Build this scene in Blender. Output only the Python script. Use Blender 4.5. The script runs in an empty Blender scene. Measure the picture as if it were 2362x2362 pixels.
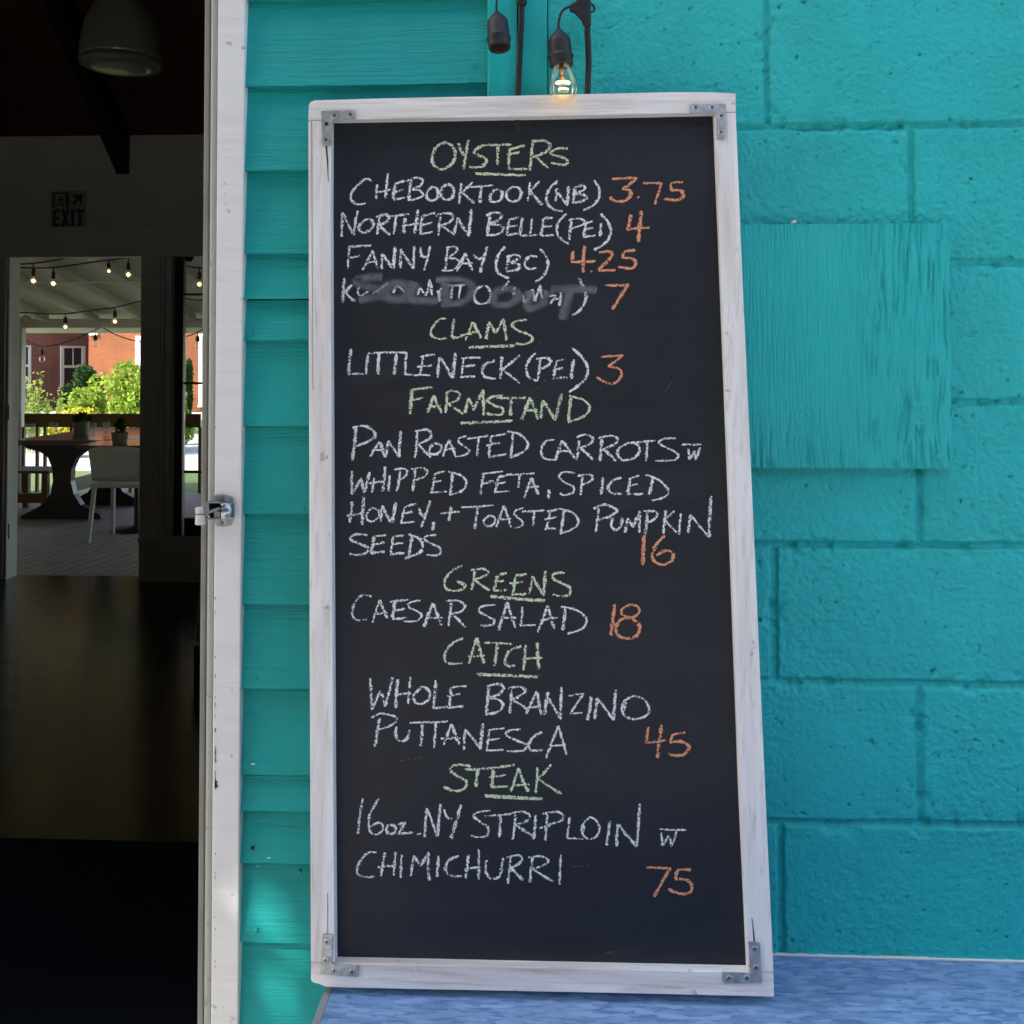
import bpy, math, random
import numpy as np
from mathutils import Vector, Matrix

random.seed(7)
rng = np.random.default_rng(7)
S = bpy.context.scene
R = math.radians

# ------------------------------------------------------------------ camera
F, DIST, PITCH, YAW, HOR = 2370.0, 1.5, R(1.4), R(2.8), 830.0
PPX, PPY = 1181.0, HOR - F * math.tan(PITCH)
CAM = Vector((0, -DIST, 1.6))
cd = bpy.data.cameras.new("camera")
cam = bpy.data.objects.new("camera", cd)
S.collection.objects.link(cam)
S.camera = cam
cam.location = CAM
cam.rotation_euler = (math.pi / 2 + PITCH, 0, YAW)
cd.sensor_width = 36
cd.lens = F / 2362 * 36
cd.shift_y = -(1181 - PPY) / 2362
cd.clip_end = 2000
cd.clip_start = 0.02
RM = Matrix.Rotation(YAW, 3, 'Z') @ Matrix.Rotation(math.pi / 2 + PITCH, 3, 'X')

# ------------------------------------------------------------------ light
SUN = Vector((-0.52, -0.50, 0.69)).normalized()
w = bpy.data.worlds.new("World")
S.world = w
w.use_nodes = True
nt = w.node_tree
sky = nt.nodes.new("ShaderNodeTexSky")
sky.sky_type = 'NISHITA'
sky.sun_disc = False
sky.sun_elevation = math.asin(SUN.z)
sky.sun_rotation = math.atan2(SUN.x, SUN.y)
sky.dust_density = 2.5
sky.ozone_density = 1.0
bg = nt.nodes["Background"]
bg.inputs[1].default_value = 0.15
nt.links.new(sky.outputs[0], bg.inputs[0])
sd = bpy.data.lights.new("sun", 'SUN')
so = bpy.data.objects.new("sun", sd)
S.collection.objects.link(so)
sd.energy = 2.3
sd.angle = R(0.53)
sd.color = (1, .95, .87)
so.rotation_euler = SUN.to_track_quat('Z', 'Y').to_euler()
so.location = (-6, -6, 9)

S.view_settings.view_transform = 'Standard'
S.view_settings.look = 'None'
S.view_settings.gamma = 1
S.view_settings.exposure = 2.2
S.view_settings.use_white_balance = True
S.view_settings.white_balance_temperature = 6900
S.view_settings.white_balance_tint = 10
S.cycles.use_denoising = True
S.cycles.max_bounces = 10
S.cycles.diffuse_bounces = 6
S.cycles.transparent_max_bounces = 24
S.cycles.sample_clamp_indirect = 6
S.cycles.caustics_reflective = False
S.cycles.caustics_refractive = False

# ------------------------------------------------------------------ helpers
def ray(u, v):
    return RM @ Vector(((u - PPX) / F, -(v - PPY) / F, -1))
def W(u, v, Y=0.0):
    d = ray(u, v); t = (Y - CAM.y) / d.y
    return CAM + d * t
def G(u, v, z=0.0):
    d = ray(u, v); t = (z - CAM.z) / d.z
    return CAM + d * t

def link(name, verts, faces, mat=None, parent=None, smooth=False):
    me = bpy.data.meshes.new(name)
    me.from_pydata([tuple(v) for v in verts], [], faces)
    me.update()
    if smooth:
        me.polygons.foreach_set("use_smooth", [True] * len(me.polygons))
    o = bpy.data.objects.new(name, me)
    S.collection.objects.link(o)
    if mat: me.materials.append(mat)
    if parent: o.parent = parent
    return o
def tag(o, label=None, cat=None, group=None, kind=None):
    if label: o["label"] = label
    if cat: o["category"] = cat
    if group: o["group"] = group
    if kind: o["kind"] = kind
    return o
def thing(name, label, cat, group=None):
    o = bpy.data.objects.new(name, None)
    o.empty_display_size = .05
    S.collection.objects.link(o)
    return tag(o, label, cat, group)

class MB:
    def __init__(s): s.v = []; s.f = []
    def add(s, v, f):
        n = len(s.v); s.v += [Vector(p) for p in v]; s.f += [tuple(i + n for i in q) for q in f]; return s
    def box(s, a, b):
        x0, y0, z0 = a; x1, y1, z1 = b
        x0, x1 = sorted((x0, x1)); y0, y1 = sorted((y0, y1)); z0, z1 = sorted((z0, z1))
        return s.add([(x0,y0,z0),(x1,y0,z0),(x1,y1,z0),(x0,y1,z0),(x0,y0,z1),(x1,y0,z1),(x1,y1,z1),(x0,y1,z1)],
              [(0,3,2,1),(4,5,6,7),(0,1,5,4),(1,2,6,5),(2,3,7,6),(3,0,4,7)])
    def prism(s, pts, vec):          # polygon extruded along vec
        n = len(pts); vec = Vector(vec)
        a = [Vector(p) for p in pts]; b = [p + vec for p in a]
        return s.add(a + b, [tuple(range(n)), tuple(range(2*n-1, n-1, -1))] + [(i, i+n, (i+1) % n + n, (i+1) % n) for i in range(n)])
    def bar(s, p, q, wx, wy=None, up=(0,0,1)):
        p, q = Vector(p), Vector(q); wy = wy or wx
        d = (q - p).normalized(); up = Vector(up)
        if abs(d.dot(up)) > .95: up = Vector((0,1,0))
        a = d.cross(up).normalized() * wx / 2; b = a.cross(d).normalized() * wy / 2
        return s.prism([p-a-b, p+a-b, p+a+b, p-a+b], q - p)
    def tube(s, pts, r, n=10, cap=True):
        pts = [Vector(p) for p in pts]; rs = r if isinstance(r, (list, tuple)) else [r] * len(pts)
        base = len(s.v); prev = None
        for i, p in enumerate(pts):
            d = (pts[min(i+1, len(pts)-1)] - pts[max(i-1, 0)]).normalized()
            if prev is None:
                a = d.orthogonal().normalized()
            else:
                a = (prev - d * prev.dot(d)).normalized()
            prev = a; b = d.cross(a)
            for k in range(n):
                t = 2 * math.pi * k / n
                s.v.append(p + (a * math.cos(t) + b * math.sin(t)) * rs[i])
        for i in range(len(pts) - 1):
            for k in range(n):
                s.f.append((base+i*n+k, base+i*n+(k+1)%n, base+(i+1)*n+(k+1)%n, base+(i+1)*n+k))
        if cap:
            s.f.append(tuple(base + k for k in range(n-1, -1, -1)))
            s.f.append(tuple(base + (len(pts)-1)*n + k for k in range(n)))
        return s
    def lathe(s, prof, org=(0,0,0), n=24, axis=(0,0,1)):
        q = Vector((0,0,1)).rotation_difference(Vector(axis)); org = Vector(org)
        base = len(s.v)
        for r, z in prof:
            for k in range(n):
                t = 2*math.pi*k/n
                s.v.append(org + q @ Vector((r*math.cos(t), r*math.sin(t), z)))
        for i in range(len(prof)-1):
            for k in range(n):
                s.f.append((base+i*n+k, base+i*n+(k+1)%n, base+(i+1)*n+(k+1)%n, base+(i+1)*n+k))
        return s
    def build(s, name, mat, parent=None, smooth=False, bevel=0):
        o = link(name, s.v, s.f, mat, parent, smooth)
        if bevel:
            m = o.modifiers.new("bevel", 'BEVEL'); m.width = bevel; m.segments = 2; m.limit_method = 'ANGLE'
            m.harden_normals = False
        return o
def pxbox(mb, u0, v0, u1, v1, Y, th):
    a = W(u0, v1, Y); b = W(u1, v0, Y)
    return mb.box((a.x, Y, a.z), (b.x, Y + th, b.z))
def pxpoly(mb, pts, Y, th):
    return mb.prism([W(u, v, Y) for u, v in pts], (0, th, 0))

def smooth_curve(pts, step=6, closed=False):
    pts = [np.array(p, float) for p in pts]
    out = []
    n = len(pts)
    for i in range(n - 1):
        p0 = pts[max(i-1, 0)]; p1 = pts[i]; p2 = pts[i+1]; p3 = pts[min(i+2, n-1)]
        m = max(2, int(np.linalg.norm(p2 - p1) / step))
        for k in range(m):
            t = k / m
            out.append(.5*((2*p1)+(-p0+p2)*t+(2*p0-5*p1+4*p2-p3)*t*t+(-p0+3*p1-3*p2+p3)*t**3))
    out.append(pts[-1])
    return out

# ------------------------------------------------------------------ noise (numpy)
def vnoise(x, y, seed=0):
    r = np.random.default_rng(seed); T = r.random((256, 256))
    xi = np.floor(x).astype(int); yi = np.floor(y).astype(int)
    fx = x - xi; fy = y - yi
    fx = fx*fx*(3-2*fx); fy = fy*fy*(3-2*fy)
    a = T[xi % 256, yi % 256]; b = T[(xi+1) % 256, yi % 256]; c = T[xi % 256, (yi+1) % 256]; d = T[(xi+1) % 256, (yi+1) % 256]
    return (a*(1-fx)+b*fx)*(1-fy) + (c*(1-fx)+d*fx)*fy
def fbm(x, y, seed=0, o=4):
    s = 0; a = .5
    for i in range(o):
        s = s + a*(vnoise(x*2**i+i*17.3, y*2**i+i*9.1, seed+i)-.5); a *= .5
    return s
def gridmesh(name, X, Z, Yh, mat, parent=None):
    nz, nx = X.shape
    co = np.stack([X, Yh, Z], -1).reshape(-1, 3)
    idx = np.arange(nz*nx).reshape(nz, nx)
    q = np.stack([idx[:-1, :-1], idx[:-1, 1:], idx[1:, 1:], idx[1:, :-1]], -1).reshape(-1, 4)
    return npmesh(name, co, q, mat, parent, True)
def npmesh(name, co, q, mat, parent=None, smooth=False):
    me = bpy.data.meshes.new(name)
    me.vertices.add(len(co)); me.vertices.foreach_set("co", co.astype(np.float32).ravel())
    k = q.shape[1]
    me.loops.add(q.size); me.loops.foreach_set("vertex_index", q.astype(np.int32).ravel())
    me.polygons.add(len(q)); me.polygons.foreach_set("loop_start", np.arange(0, q.size, k, dtype=np.int32))
    me.polygons.foreach_set("loop_total", np.full(len(q), k, dtype=np.int32))
    me.update(calc_edges=True); me.validate()
    if smooth: me.polygons.foreach_set("use_smooth", np.ones(len(q), dtype=bool))
    me.materials.append(mat)
    o = bpy.data.objects.new(name, me); S.collection.objects.link(o)
    if parent: o.parent = parent
    return o

# ------------------------------------------------------------------ materials
class Mat:
    def __init__(s, name, col=(.5,.5,.5), rough=.5, spec=.5, metal=0.0):
        s.m = bpy.data.materials.new(name); s.m.use_nodes = True
        s.t = s.m.node_tree; s.b = s.t.nodes["Principled BSDF"]; s.out = s.t.nodes["Material Output"]
        s.b.inputs["Base Color"].default_value = (*col, 1)
        s.b.inputs["Roughness"].default_value = rough
        s.b.inputs["Metallic"].default_value = metal
        s.b.inputs["Specular IOR Level"].default_value = spec
        s._co = None
    def n(s, typ, ins=None, **kw):
        nd = s.t.nodes.new(typ)
        for k, v in kw.items(): setattr(nd, k, v)
        for k, v in (ins or {}).items():
            if hasattr(v, "is_linked") or isinstance(v, bpy.types.NodeSocket): s.t.links.new(v, nd.inputs[k])
            else: nd.inputs[k].default_value = v
        return nd
    def co(s, scale=(1,1,1), rot=(0,0,0), loc=(0,0,0)):
        if not s._co: s._co = s.n("ShaderNodeTexCoord")
        return s.n("ShaderNodeMapping", {0: s._co.outputs["Object"], "Scale": scale, "Rotation": rot, "Location": loc}).outputs[0]
    def noise(s, scale, vec=None, detail=4, rough=.55, dist=0):
        return s.n("ShaderNodeTexNoise", {"Vector": vec if vec else s.co(), "Scale": scale, "Detail": detail, "Roughness": rough, "Distortion": dist}).outputs["Fac"]
    def ramp(s, fac, stops, interp='LINEAR'):
        r = s.n("ShaderNodeValToRGB", {0: fac}); e = r.color_ramp; e.interpolation = interp
        while len(e.elements) < len(stops): e.elements.new(.5)
        for el, (p, c) in zip(e.elements, stops):
            el.position = p; el.color = (*c, 1) if hasattr(c, "__len__") else (c, c, c, 1)
        return r.outputs[0]
    def mix(s, fac, a, b, blend='MIX'):
        m = s.n("ShaderNodeMix", data_type='RGBA', blend_type=blend)
        for sock, v in ((m.inputs[0], fac), (m.inputs[6], a), (m.inputs[7], b)):
            if isinstance(v, bpy.types.NodeSocket): s.t.links.new(v, sock)
            else: sock.default_value = (*v, 1) if hasattr(v, "__len__") else v
        return m.outputs[2]
    def math(s, op, a, b=0.0, c=0.0):
        return s.n("ShaderNodeMath", {0: a, 1: b, 2: c}, operation=op).outputs[0]
    def set(s, k, v): s.t.links.new(v, s.b.inputs[k]); return s
    def bump(s, h, strength=.3, dist=.002):
        b = s.n("ShaderNodeBump", {"Strength": strength, "Distance": dist, "Height": h})
        if s.b.inputs["Normal"].is_linked:
            s.t.links.new(s.b.inputs["Normal"].links[0].from_socket, b.inputs["Normal"])
        s.t.links.new(b.outputs[0], s.b.inputs["Normal"]); return s

TEAL = (.003, .45, .455)
def teal_variation(m, a=.86, b=1.10, sc=5):
    f = m.noise(sc, detail=7, rough=.65)
    c = m.mix(1.0, TEAL, m.ramp(f, [(.3, a), (.7, b)]), 'MULTIPLY')
    drip = m.noise(1, m.co((26, 26, 1.6)), 5, .6, .3)
    c = m.mix(m.ramp(drip, [(.55, 0), (.82, .35)]), c, (.004, .33, .36))
    return m.mix(m.ramp(m.noise(2.3, m.co((1, 1, .7), (0, 0, 0), (3, 0, 5)), 6, .7), [(.52, 0), (.75, .30)]), c, (.035, .50, .50))

m = Mat("teal block paint", TEAL, .45, .36)
fine = m.noise(900, detail=3); mid = m.noise(310, detail=5, rough=.65)
m.set("Base Color", m.mix(m.ramp(m.noise(22, detail=8, rough=.7), [(.66, 0), (.80, .35)]), teal_variation(m), (.02, .26, .28)))
m.set("Roughness", m.ramp(m.noise(30), [(.3, .38), (.7, .52)]))
m.bump(mid, .55, .0030).bump(fine, .30, .0010)
M_BLOCK = m.m

m = Mat("teal siding paint", (.006, .30, .31), .45, .25)
g1 = m.noise(1, m.co((5, 90, 90)), 6, .6, .6)
g2 = m.noise(1, m.co((14, 420, 420)), 4, .6)
knot = m.noise(9, m.co((1, 1, 1.6)), 1)
col = m.mix(1.0, (.003, .335, .335), m.ramp(m.noise(4, detail=5), [(.3, .86), (.7, 1.12)]), 'MULTIPLY')
col = m.mix(m.ramp(g2, [(.60, 0), (.78, .42)]), col, (.004, .15, .16))
col = m.mix(m.ramp(m.noise(46, detail=3), [(.765, 0), (.78, .8)]), col, (.45, .47, .44))
m.set("Base Color", col)
m.set("Roughness", m.ramp(g1, [(.3, .42), (.7, .58)]))
m.bump(g1, .8, .0045).bump(g2, .5, .0018)
M_SIDING = m.m

m = Mat("teal trim paint", (.008, .32, .335), .42, .4)
g1 = m.noise(1, m.co((100, 100, 6)), 6, .6, .8); g2 = m.noise(1, m.co((420, 420, 14)), 4)
m.set("Base Color", m.mix(1.0, (.003, .43, .43), m.ramp(m.noise(7, detail=5), [(.3, .82), (.7, 1.1)]), 'MULTIPLY'))
m.bump(g1, .5, .002).bump(g2, .3, .001)
M_TRIMTEAL = m.m

m = Mat("teal plywood paint", TEAL, .42, .4)
m.set("Base Color", teal_variation(m, .9, 1.06))
m.bump(m.noise(1, m.co((260, 260, 13)), 4, .6, .5), .75, .0045).bump(m.noise(1, m.co((620, 620, 34)), 3), .45, .0016)
M_PLY = m.m

def white_paint(name, tint=(.74, .735, .72), axis='Z', wear=.5, stain=(.50, .42, .38)):
    m = Mat(name, tint, .5, .35)
    sc = {'Z': (160, 160, 7), 'X': (7, 160, 160), 'S': (20, 20, 330)}[axis]
    g = m.noise(1, m.co(sc), 6, .65, .5)
    big = m.noise(1, m.co(tuple(max(2, q * .12) for q in sc)), 5, .6, .4)
    c = m.mix(m.ramp(big, [(.46, 0), (.72, wear * .75)]), tint, stain)
    c = m.mix(m.ramp(g, [(.52, 0), (.70, wear * .55)]), c, tuple(q * .75 for q in stain))
    c = m.mix(m.ramp(m.noise(38, detail=3), [(.69, 0), (.74, .6)]), c, (.25, .22, .21))
    m.set("Base Color", c)
    m.bump(g, .35, .0012)
    return m.m
M_CASING = white_paint("white casing paint", (.77, .77, .77), 'S', .30, (.52, .50, .49))
M_FRAME_V = white_paint("whitewashed stile wood", (.80, .79, .78), 'Z', .80)
M_FRAME_H = white_paint("whitewashed rail wood", (.80, .785, .77), 'X', 1.0)
m = Mat("grey jamb paint", (.40, .43, .40), .5)
m.set("Base Color", m.mix(m.ramp(m.noise(60, detail=4), [(.62, 0), (.72, .7)]), (.40, .43, .40), (.24, .22, .19)))
M_JAMB = m.m
m = Mat("dull stop strip", (.24, .235, .21), .6); m.set("Base Color", m.ramp(m.noise(12), [(.3, (.2, .2, .18)), (.7, (.3, .29, .26))])); M_STOP = m.m

m = Mat("slate chalkboard", (.030, .035, .045), .42, .45)
dust = m.noise(4, m.co((1, 1, .6)), 6, .65); streak = m.noise(1, m.co((30, 30, 260)), 5)
c = m.mix(m.ramp(dust, [(.38, 0), (.75, .5)]), (.0052, .0078, .0135), (.0155, .0190, .0275))
c = m.mix(m.ramp(m.noise(150, detail=2), [(.80, 0), (.83, .6)]), c, (.3, .31, .32))
wipe = m.noise(1, m.co((3.2, 1, 7), (0, .35, 0)), 5, .6, 1.2)
c = m.mix(m.ramp(wipe, [(.52, 0), (.78, .55)]), c, (.026, .029, .036))
m.set("Base Color", c)
m.set("Roughness", m.ramp(streak, [(.3, .46), (.7, .58)]))
m.bump(m.noise(700, detail=2), .12, .0004)
M_SLATE = m.m

def chalk(name, col, dens=.5):
    m = Mat(name, col, .95, .05)
    uv = m.n("ShaderNodeUVMap"); sep = m.n("ShaderNodeSeparateXYZ", {0: uv.outputs[0]})
    edge = m.math('ABSOLUTE', m.math('SUBTRACT', sep.outputs[1], .5))      # 0 centre .5 edge
    e2 = m.math('MULTIPLY', m.math('POWER', m.math('MULTIPLY', edge, 2.0), 3.0), .30)
    n1 = m.noise(430, detail=2, rough=.6); n2 = m.noise(110, detail=3)
    v = m.math('SUBTRACT', m.math('ADD', n1, m.math('MULTIPLY', m.math('SUBTRACT', n2, .5), .35)), e2)
    a = m.ramp(v, [(dens - .05, .05), (dens + .06, .95)])
    tr = m.n("ShaderNodeBsdfTransparent")
    mx = m.n("ShaderNodeMixShader", {0: a, 1: tr.outputs[0], 2: m.b.outputs[0]})
    m.t.links.new(mx.outputs[0], m.out.inputs[0])
    return m.m
M_CHALKW = chalk("white chalk", (.75, .77, .80), .43)
M_CHALKG = chalk("pale green chalk", (.62, .72, .50), .42)
M_CHALKO = chalk("orange chalk", (.76, .33, .19), .40)
m = Mat("wet smear", (.15, .153, .172), .6)
uv = m.n("ShaderNodeUVMap"); sep = m.n("ShaderNodeSeparateXYZ", {0: uv.outputs[0]})
edge = m.math('MULTIPLY', m.math('ABSOLUTE', m.math('SUBTRACT', sep.outputs[1], .5)), 2)
a = m.math('MULTIPLY', m.ramp(edge, [(.30, 1), (1.0, 0)]), m.ramp(m.noise(38, detail=6, rough=.65), [(.30, .38), (.70, .95)]))
mx = m.n("ShaderNodeMixShader", {0: a, 1: m.n("ShaderNodeBsdfTransparent").outputs[0], 2: m.b.outputs[0]})
m.t.links.new(mx.outputs[0], m.out.inputs[0]); M_SMEAR = m.m

m = Mat("galvanised steel", (.42, .44, .44), .48, .5, .75)
m.set("Base Color", m.ramp(m.noise(110, detail=5), [(.3, (.30, .32, .33)), (.7, (.58, .60, .60))])); M_GALV = m.m
M_SCREW = Mat("screw steel", (.33, .34, .35), .33, .5, .85).m
M_HOLE = Mat("dark recess", (.012, .011, .011), .8).m
m = Mat("laminate", (.15, .26, .46), .38, .4)
acc = None
for i, (rz, sx, sy, off) in enumerate(((.35, 40, 210, 0), (-.5, 44, 190, 3.1), (1.25, 50, 170, 7.7), (-1.1, 46, 200, 5.2), (.9, 36, 150, 11.3))):
    vo = m.n("ShaderNodeTexVoronoi", {"Vector": m.co((sx, sy, 1), (0, 0, rz), (off, off * 2, 0)), "Scale": 1.0}, feature='F1')
    f = m.ramp(vo.outputs["Color"], [(.45, 0), (.95, 1)])
    acc = f if acc is None else m.mix(1.0, acc, f, 'LIGHTEN')
c = m.ramp(acc, [(.15, (.095, .185, .355)), (.50, (.15, .262, .455)), (.95, (.25, .375, .575))])
c = m.mix(1.0, c, m.ramp(m.noise(7, detail=6, rough=.7), [(.3, .84), (.7, 1.12)]), 'MULTIPLY')
m.set("Base Color", m.mix(m.ramp(m.noise(60, m.co((1, 2.5, 1)), 2), [(.735, 0), (.75, .7)]), c, (.03, .035, .05)))
m.set("Roughness", m.ramp(m.noise(14, detail=6), [(.3, .30), (.7, .52)]))
M_LAM = m.m
M_EDGE = Mat("aluminium edging", (.36, .37, .38), .45, .5, .6).m
M_RUB = Mat("black rubber", (.020, .019, .021), .5, .35).m
m = Mat("brown socket liner", (.05, .03, .022), .5); M_SOCK = m.m

def clear(name, tint=(1,1,1), gl=.06, rough=.02):
    m = Mat(name)
    fr = m.n("ShaderNodeFresnel", {"IOR": 1.45})
    tr = m.n("ShaderNodeBsdfTransparent", {0: (*tint, 1)}); g = m.n("ShaderNodeBsdfGlossy", {0: (1,1,1,1), 1: rough})
    mx = m.n("ShaderNodeMixShader", {0: m.math('MULTIPLY', fr.outputs[0], gl * 10), 1: tr.outputs[0], 2: g.outputs[0]})
    m.t.links.new(mx.outputs[0], m.out.inputs[0]); return m.m
M_BULB = clear("clear bulb glass", (.97, .95, .90), .055)
M_PANE = clear("window pane glass", (.93, .95, .94), .10)
m = Mat("tumbler glass", (.8, .84, .86), .1); m.t.links.new(m.n("ShaderNodeMixShader", {0: .16, 1: m.n("ShaderNodeBsdfTransparent").outputs[0], 2: m.b.outputs[0]}).outputs[0], m.out.inputs[0]); m.b.inputs["Emission Strength"].default_value = 0; M_TUMBLER = m.m
def emit(name, col, st):
    m = Mat(name); e = m.n("ShaderNodeEmission", {0: (*col, 1), 1: st}); m.t.links.new(e.outputs[0], m.out.inputs[0]); return m.m
M_FIL = emit("hot filament", (1, .62, .22), 4.2)
M_GLOW = emit("lit bulb core", (1, .60, .18), 2.6)
M_COPPER = Mat("bulb stem", (.5, .25, .12), .3, .5, .6).m

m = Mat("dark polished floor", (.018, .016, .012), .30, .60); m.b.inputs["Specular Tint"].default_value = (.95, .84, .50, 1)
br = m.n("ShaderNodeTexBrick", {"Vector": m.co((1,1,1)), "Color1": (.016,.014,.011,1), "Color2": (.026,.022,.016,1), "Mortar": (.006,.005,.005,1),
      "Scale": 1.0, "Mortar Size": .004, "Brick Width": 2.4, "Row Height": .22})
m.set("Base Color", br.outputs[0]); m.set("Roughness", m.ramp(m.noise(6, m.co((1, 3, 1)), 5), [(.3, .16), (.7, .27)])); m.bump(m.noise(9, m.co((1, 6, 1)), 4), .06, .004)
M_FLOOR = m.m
m = Mat("interior wall paint", (.42, .41, .36), .7); m.set("Base Color", m.ramp(m.noise(2), [(.3, (.72, .71, .64)), (.7, (.80, .79, .71))])); M_IWALL = m.m
m = Mat("interior trim paint", (.36, .35, .31), .5); m.set("Base Color", m.ramp(m.noise(3), [(.3, (.76, .75, .68)), (.7, (.82, .81, .74))])); M_ITRIM = m.m
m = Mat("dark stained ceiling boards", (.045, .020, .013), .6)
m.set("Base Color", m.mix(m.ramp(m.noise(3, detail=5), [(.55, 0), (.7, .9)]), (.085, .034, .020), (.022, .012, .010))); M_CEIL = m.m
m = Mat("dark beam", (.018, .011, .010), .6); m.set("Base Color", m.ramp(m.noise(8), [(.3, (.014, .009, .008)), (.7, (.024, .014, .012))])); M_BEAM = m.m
m = Mat("mahogany sash", (.030, .011, .009), .4); m.set("Base Color", m.ramp(m.noise(1, m.co((60, 60, 4))), [(.3, (.022, .009, .008)), (.7, (.042, .014, .011))])); M_MAHOG = m.m
M_EXIT = Mat("exit sign green", (.010, .085, .062), .5).m
M_EXITBG = Mat("exit sign plate", (.44, .45, .38), .5).m
m = Mat("smoky lamp glass")
lw = m.n("ShaderNodeLayerWeight", {0: .4})
d0 = m.n("ShaderNodeMixShader", {0: .5, 1: m.n("ShaderNodeBsdfDiffuse", {0: (.55, .56, .46, 1)}).outputs[0], 2: m.n("ShaderNodeBsdfTranslucent", {0: (.62, .62, .5, 1)}).outputs[0]})
d1 = m.n("ShaderNodeMixShader", {0: .22, 1: d0.outputs[0], 2: m.n("ShaderNodeBsdfGlossy", {0: (.8, .8, .7, 1), 1: .22}).outputs[0]})
mx = m.n("ShaderNodeMixShader", {0: m.ramp(lw.outputs[1], [(0, .55), (1, .95)]), 1: m.n("ShaderNodeBsdfTransparent", {0: (.7, .72, .66, 1)}).outputs[0], 2: d1.outputs[0]})
m.t.links.new(mx.outputs[0], m.out.inputs[0]); M_SMOKE = m.m
m = Mat("brushed lampshade", (.30, .29, .25), .30, .5, .75); m.bump(m.noise(1, m.co((2, 2, 300))), .15, .001); M_SHADE = m.m
M_BLACK = Mat("black paint", (.012, .012, .013), .5).m
m = Mat("mat fibre", (.022, .032, .050), .9, .2); m.bump(m.noise(300), .6, .004); M_MAT = m.m
m = Mat("porch white paint", (.62, .62, .58), .6); m.set("Base Color", m.ramp(m.noise(4), [(.3, (.60, .57, .50)), (.7, (.70, .67, .59))])); M_PORCH = m.m
m = Mat("porch grey boards", (.30, .30, .33), .55)
sx = m.n("ShaderNodeSeparateXYZ", {0: m.co((1,1,1), (0, 0, R(8)))}).outputs[0]
fr = m.math('FRACT', m.math('DIVIDE', sx, .115))
gap = m.ramp(m.math('ABSOLUTE', m.math('SUBTRACT', fr, .5)), [(.44, 1), (.47, .15)])
m.set("Base Color", m.mix(1.0, m.ramp(m.noise(5, m.co((4, .7, 1)), 5), [(.3, (.27, .25, .26)), (.7, (.43, .41, .43))]), gap, 'MULTIPLY'))
M_PFLOOR = m.m
m = Mat("honey pine", (.30, .15, .05), .5); g = m.noise(1, m.co((4, 60, 60)), 5); m.set("Base Color", m.ramp(g, [(.3, (.13, .062, .02)), (.7, (.23, .115, .038))])); M_PINE = m.m
m = Mat("dark table wood", (.035, .017, .011), .35); m.set("Base Color", m.ramp(m.noise(1, m.co((40, 5, 40))), [(.3, (.025, .012, .008)), (.7, (.05, .024, .015))])); M_DARKWOOD = m.m
m = Mat("table top wood", (.14, .075, .05), .22); m.set("Base Color", m.ramp(m.noise(1, m.co((40, 5, 40))), [(.3, (.075, .043, .032)), (.7, (.13, .08, .06))])); M_TOPWOOD = m.m
m = Mat("pale plastic", (.55, .56, .50), .5); m.set("Base Color", m.ramp(m.noise(5), [(.3, (.46, .47, .42)), (.7, (.55, .56, .50))])); M_CHAIR = m.m
m = Mat("grey pot", (.20, .19, .16), .8); m.set("Base Color", m.ramp(m.noise(40), [(.3, (.15, .14, .12)), (.7, (.24, .23, .2))])); M_POT = m.m
m = Mat("concrete", (.34, .33, .31), .85); m.set("Base Color", m.ramp(m.noise(9, detail=8), [(.3, (.27, .26, .25)), (.7, (.39, .38, .36))])); M_CONC = m.m
m = Mat("lawn", (.06, .10, .025), .9); m.set("Base Color", m.ramp(m.noise(30, detail=6), [(.3, (.045, .08, .018)), (.7, (.09, .14, .04))])); m.bump(m.noise(120), .6, .03); M_LAWN = m.m

def brickmat(name, c1, c2, mort):
    m = Mat(name, c1, .85)
    br = m.n("ShaderNodeTexBrick", {"Vector": m.co((1,1,1), (R(90), 0, 0)), "Color1": (*c1,1), "Color2": (*c2,1), "Mortar": (*mort,1), "Scale": 1.0,
        "Mortar Size": .008, "Brick Width": .215, "Row Height": .075, "Bias": -.1})
    m.set("Base Color", m.mix(1.0, br.outputs[0], m.ramp(m.noise(1.3, detail=6), [(.3, .8), (.7, 1.15)]), 'MULTIPLY')); return m.m
M_BRICK = brickmat("orange brick", (.185, .052, .0135), (.150, .040, .0115), (.165, .070, .030))
M_BRICK2 = brickmat("shadow-toned brick", (.21, .092, .070), (.18, .078, .060), (.22, .13, .10))  # shadow on the house brick put into the colour
M_WHITE = Mat("white window paint", (.7, .7, .68), .5).m
M_DGLASS = Mat("dark house glass", (.03, .035, .04), .1, .5).m
M_ROOF = Mat("grey shingles", (.10, .10, .10), .9).m
def leafmat(name, a, b):
    m = Mat(name, a, .5, .3)
    c = m.ramp(m.noise(3.5, detail=3), [(.35, a), (.65, b)])
    d = m.n("ShaderNodeBsdfDiffuse", {0: c}); t = m.n("ShaderNodeBsdfTranslucent", {0: c})
    x = m.n("ShaderNodeMixShader", {0: .35, 1: d.outputs[0], 2: t.outputs[0]})
    m.t.links.new(x.outputs[0], m.out.inputs[0]); return m.m
M_LEAF_B = leafmat("bright leaves", (.13, .22, .030), (.27, .36, .06))
M_LEAF_D = leafmat("dark needles", (.025, .055, .018), (.05, .095, .03))
M_LEAF_T = leafmat("tree leaves", (.06, .12, .03), (.11, .19, .05))
M_LEAF_Y = leafmat("yellow blossom", (.32, .34, .04), (.50, .46, .06))
M_LEAF_S = leafmat("sage stalks", (.14, .21, .045), (.24, .31, .08))
m = Mat("bark", (.09, .06, .04), .9); m.bump(m.noise(1, m.co((30, 30, 5)), 5), .8, .02); M_BARK = m.m

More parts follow.
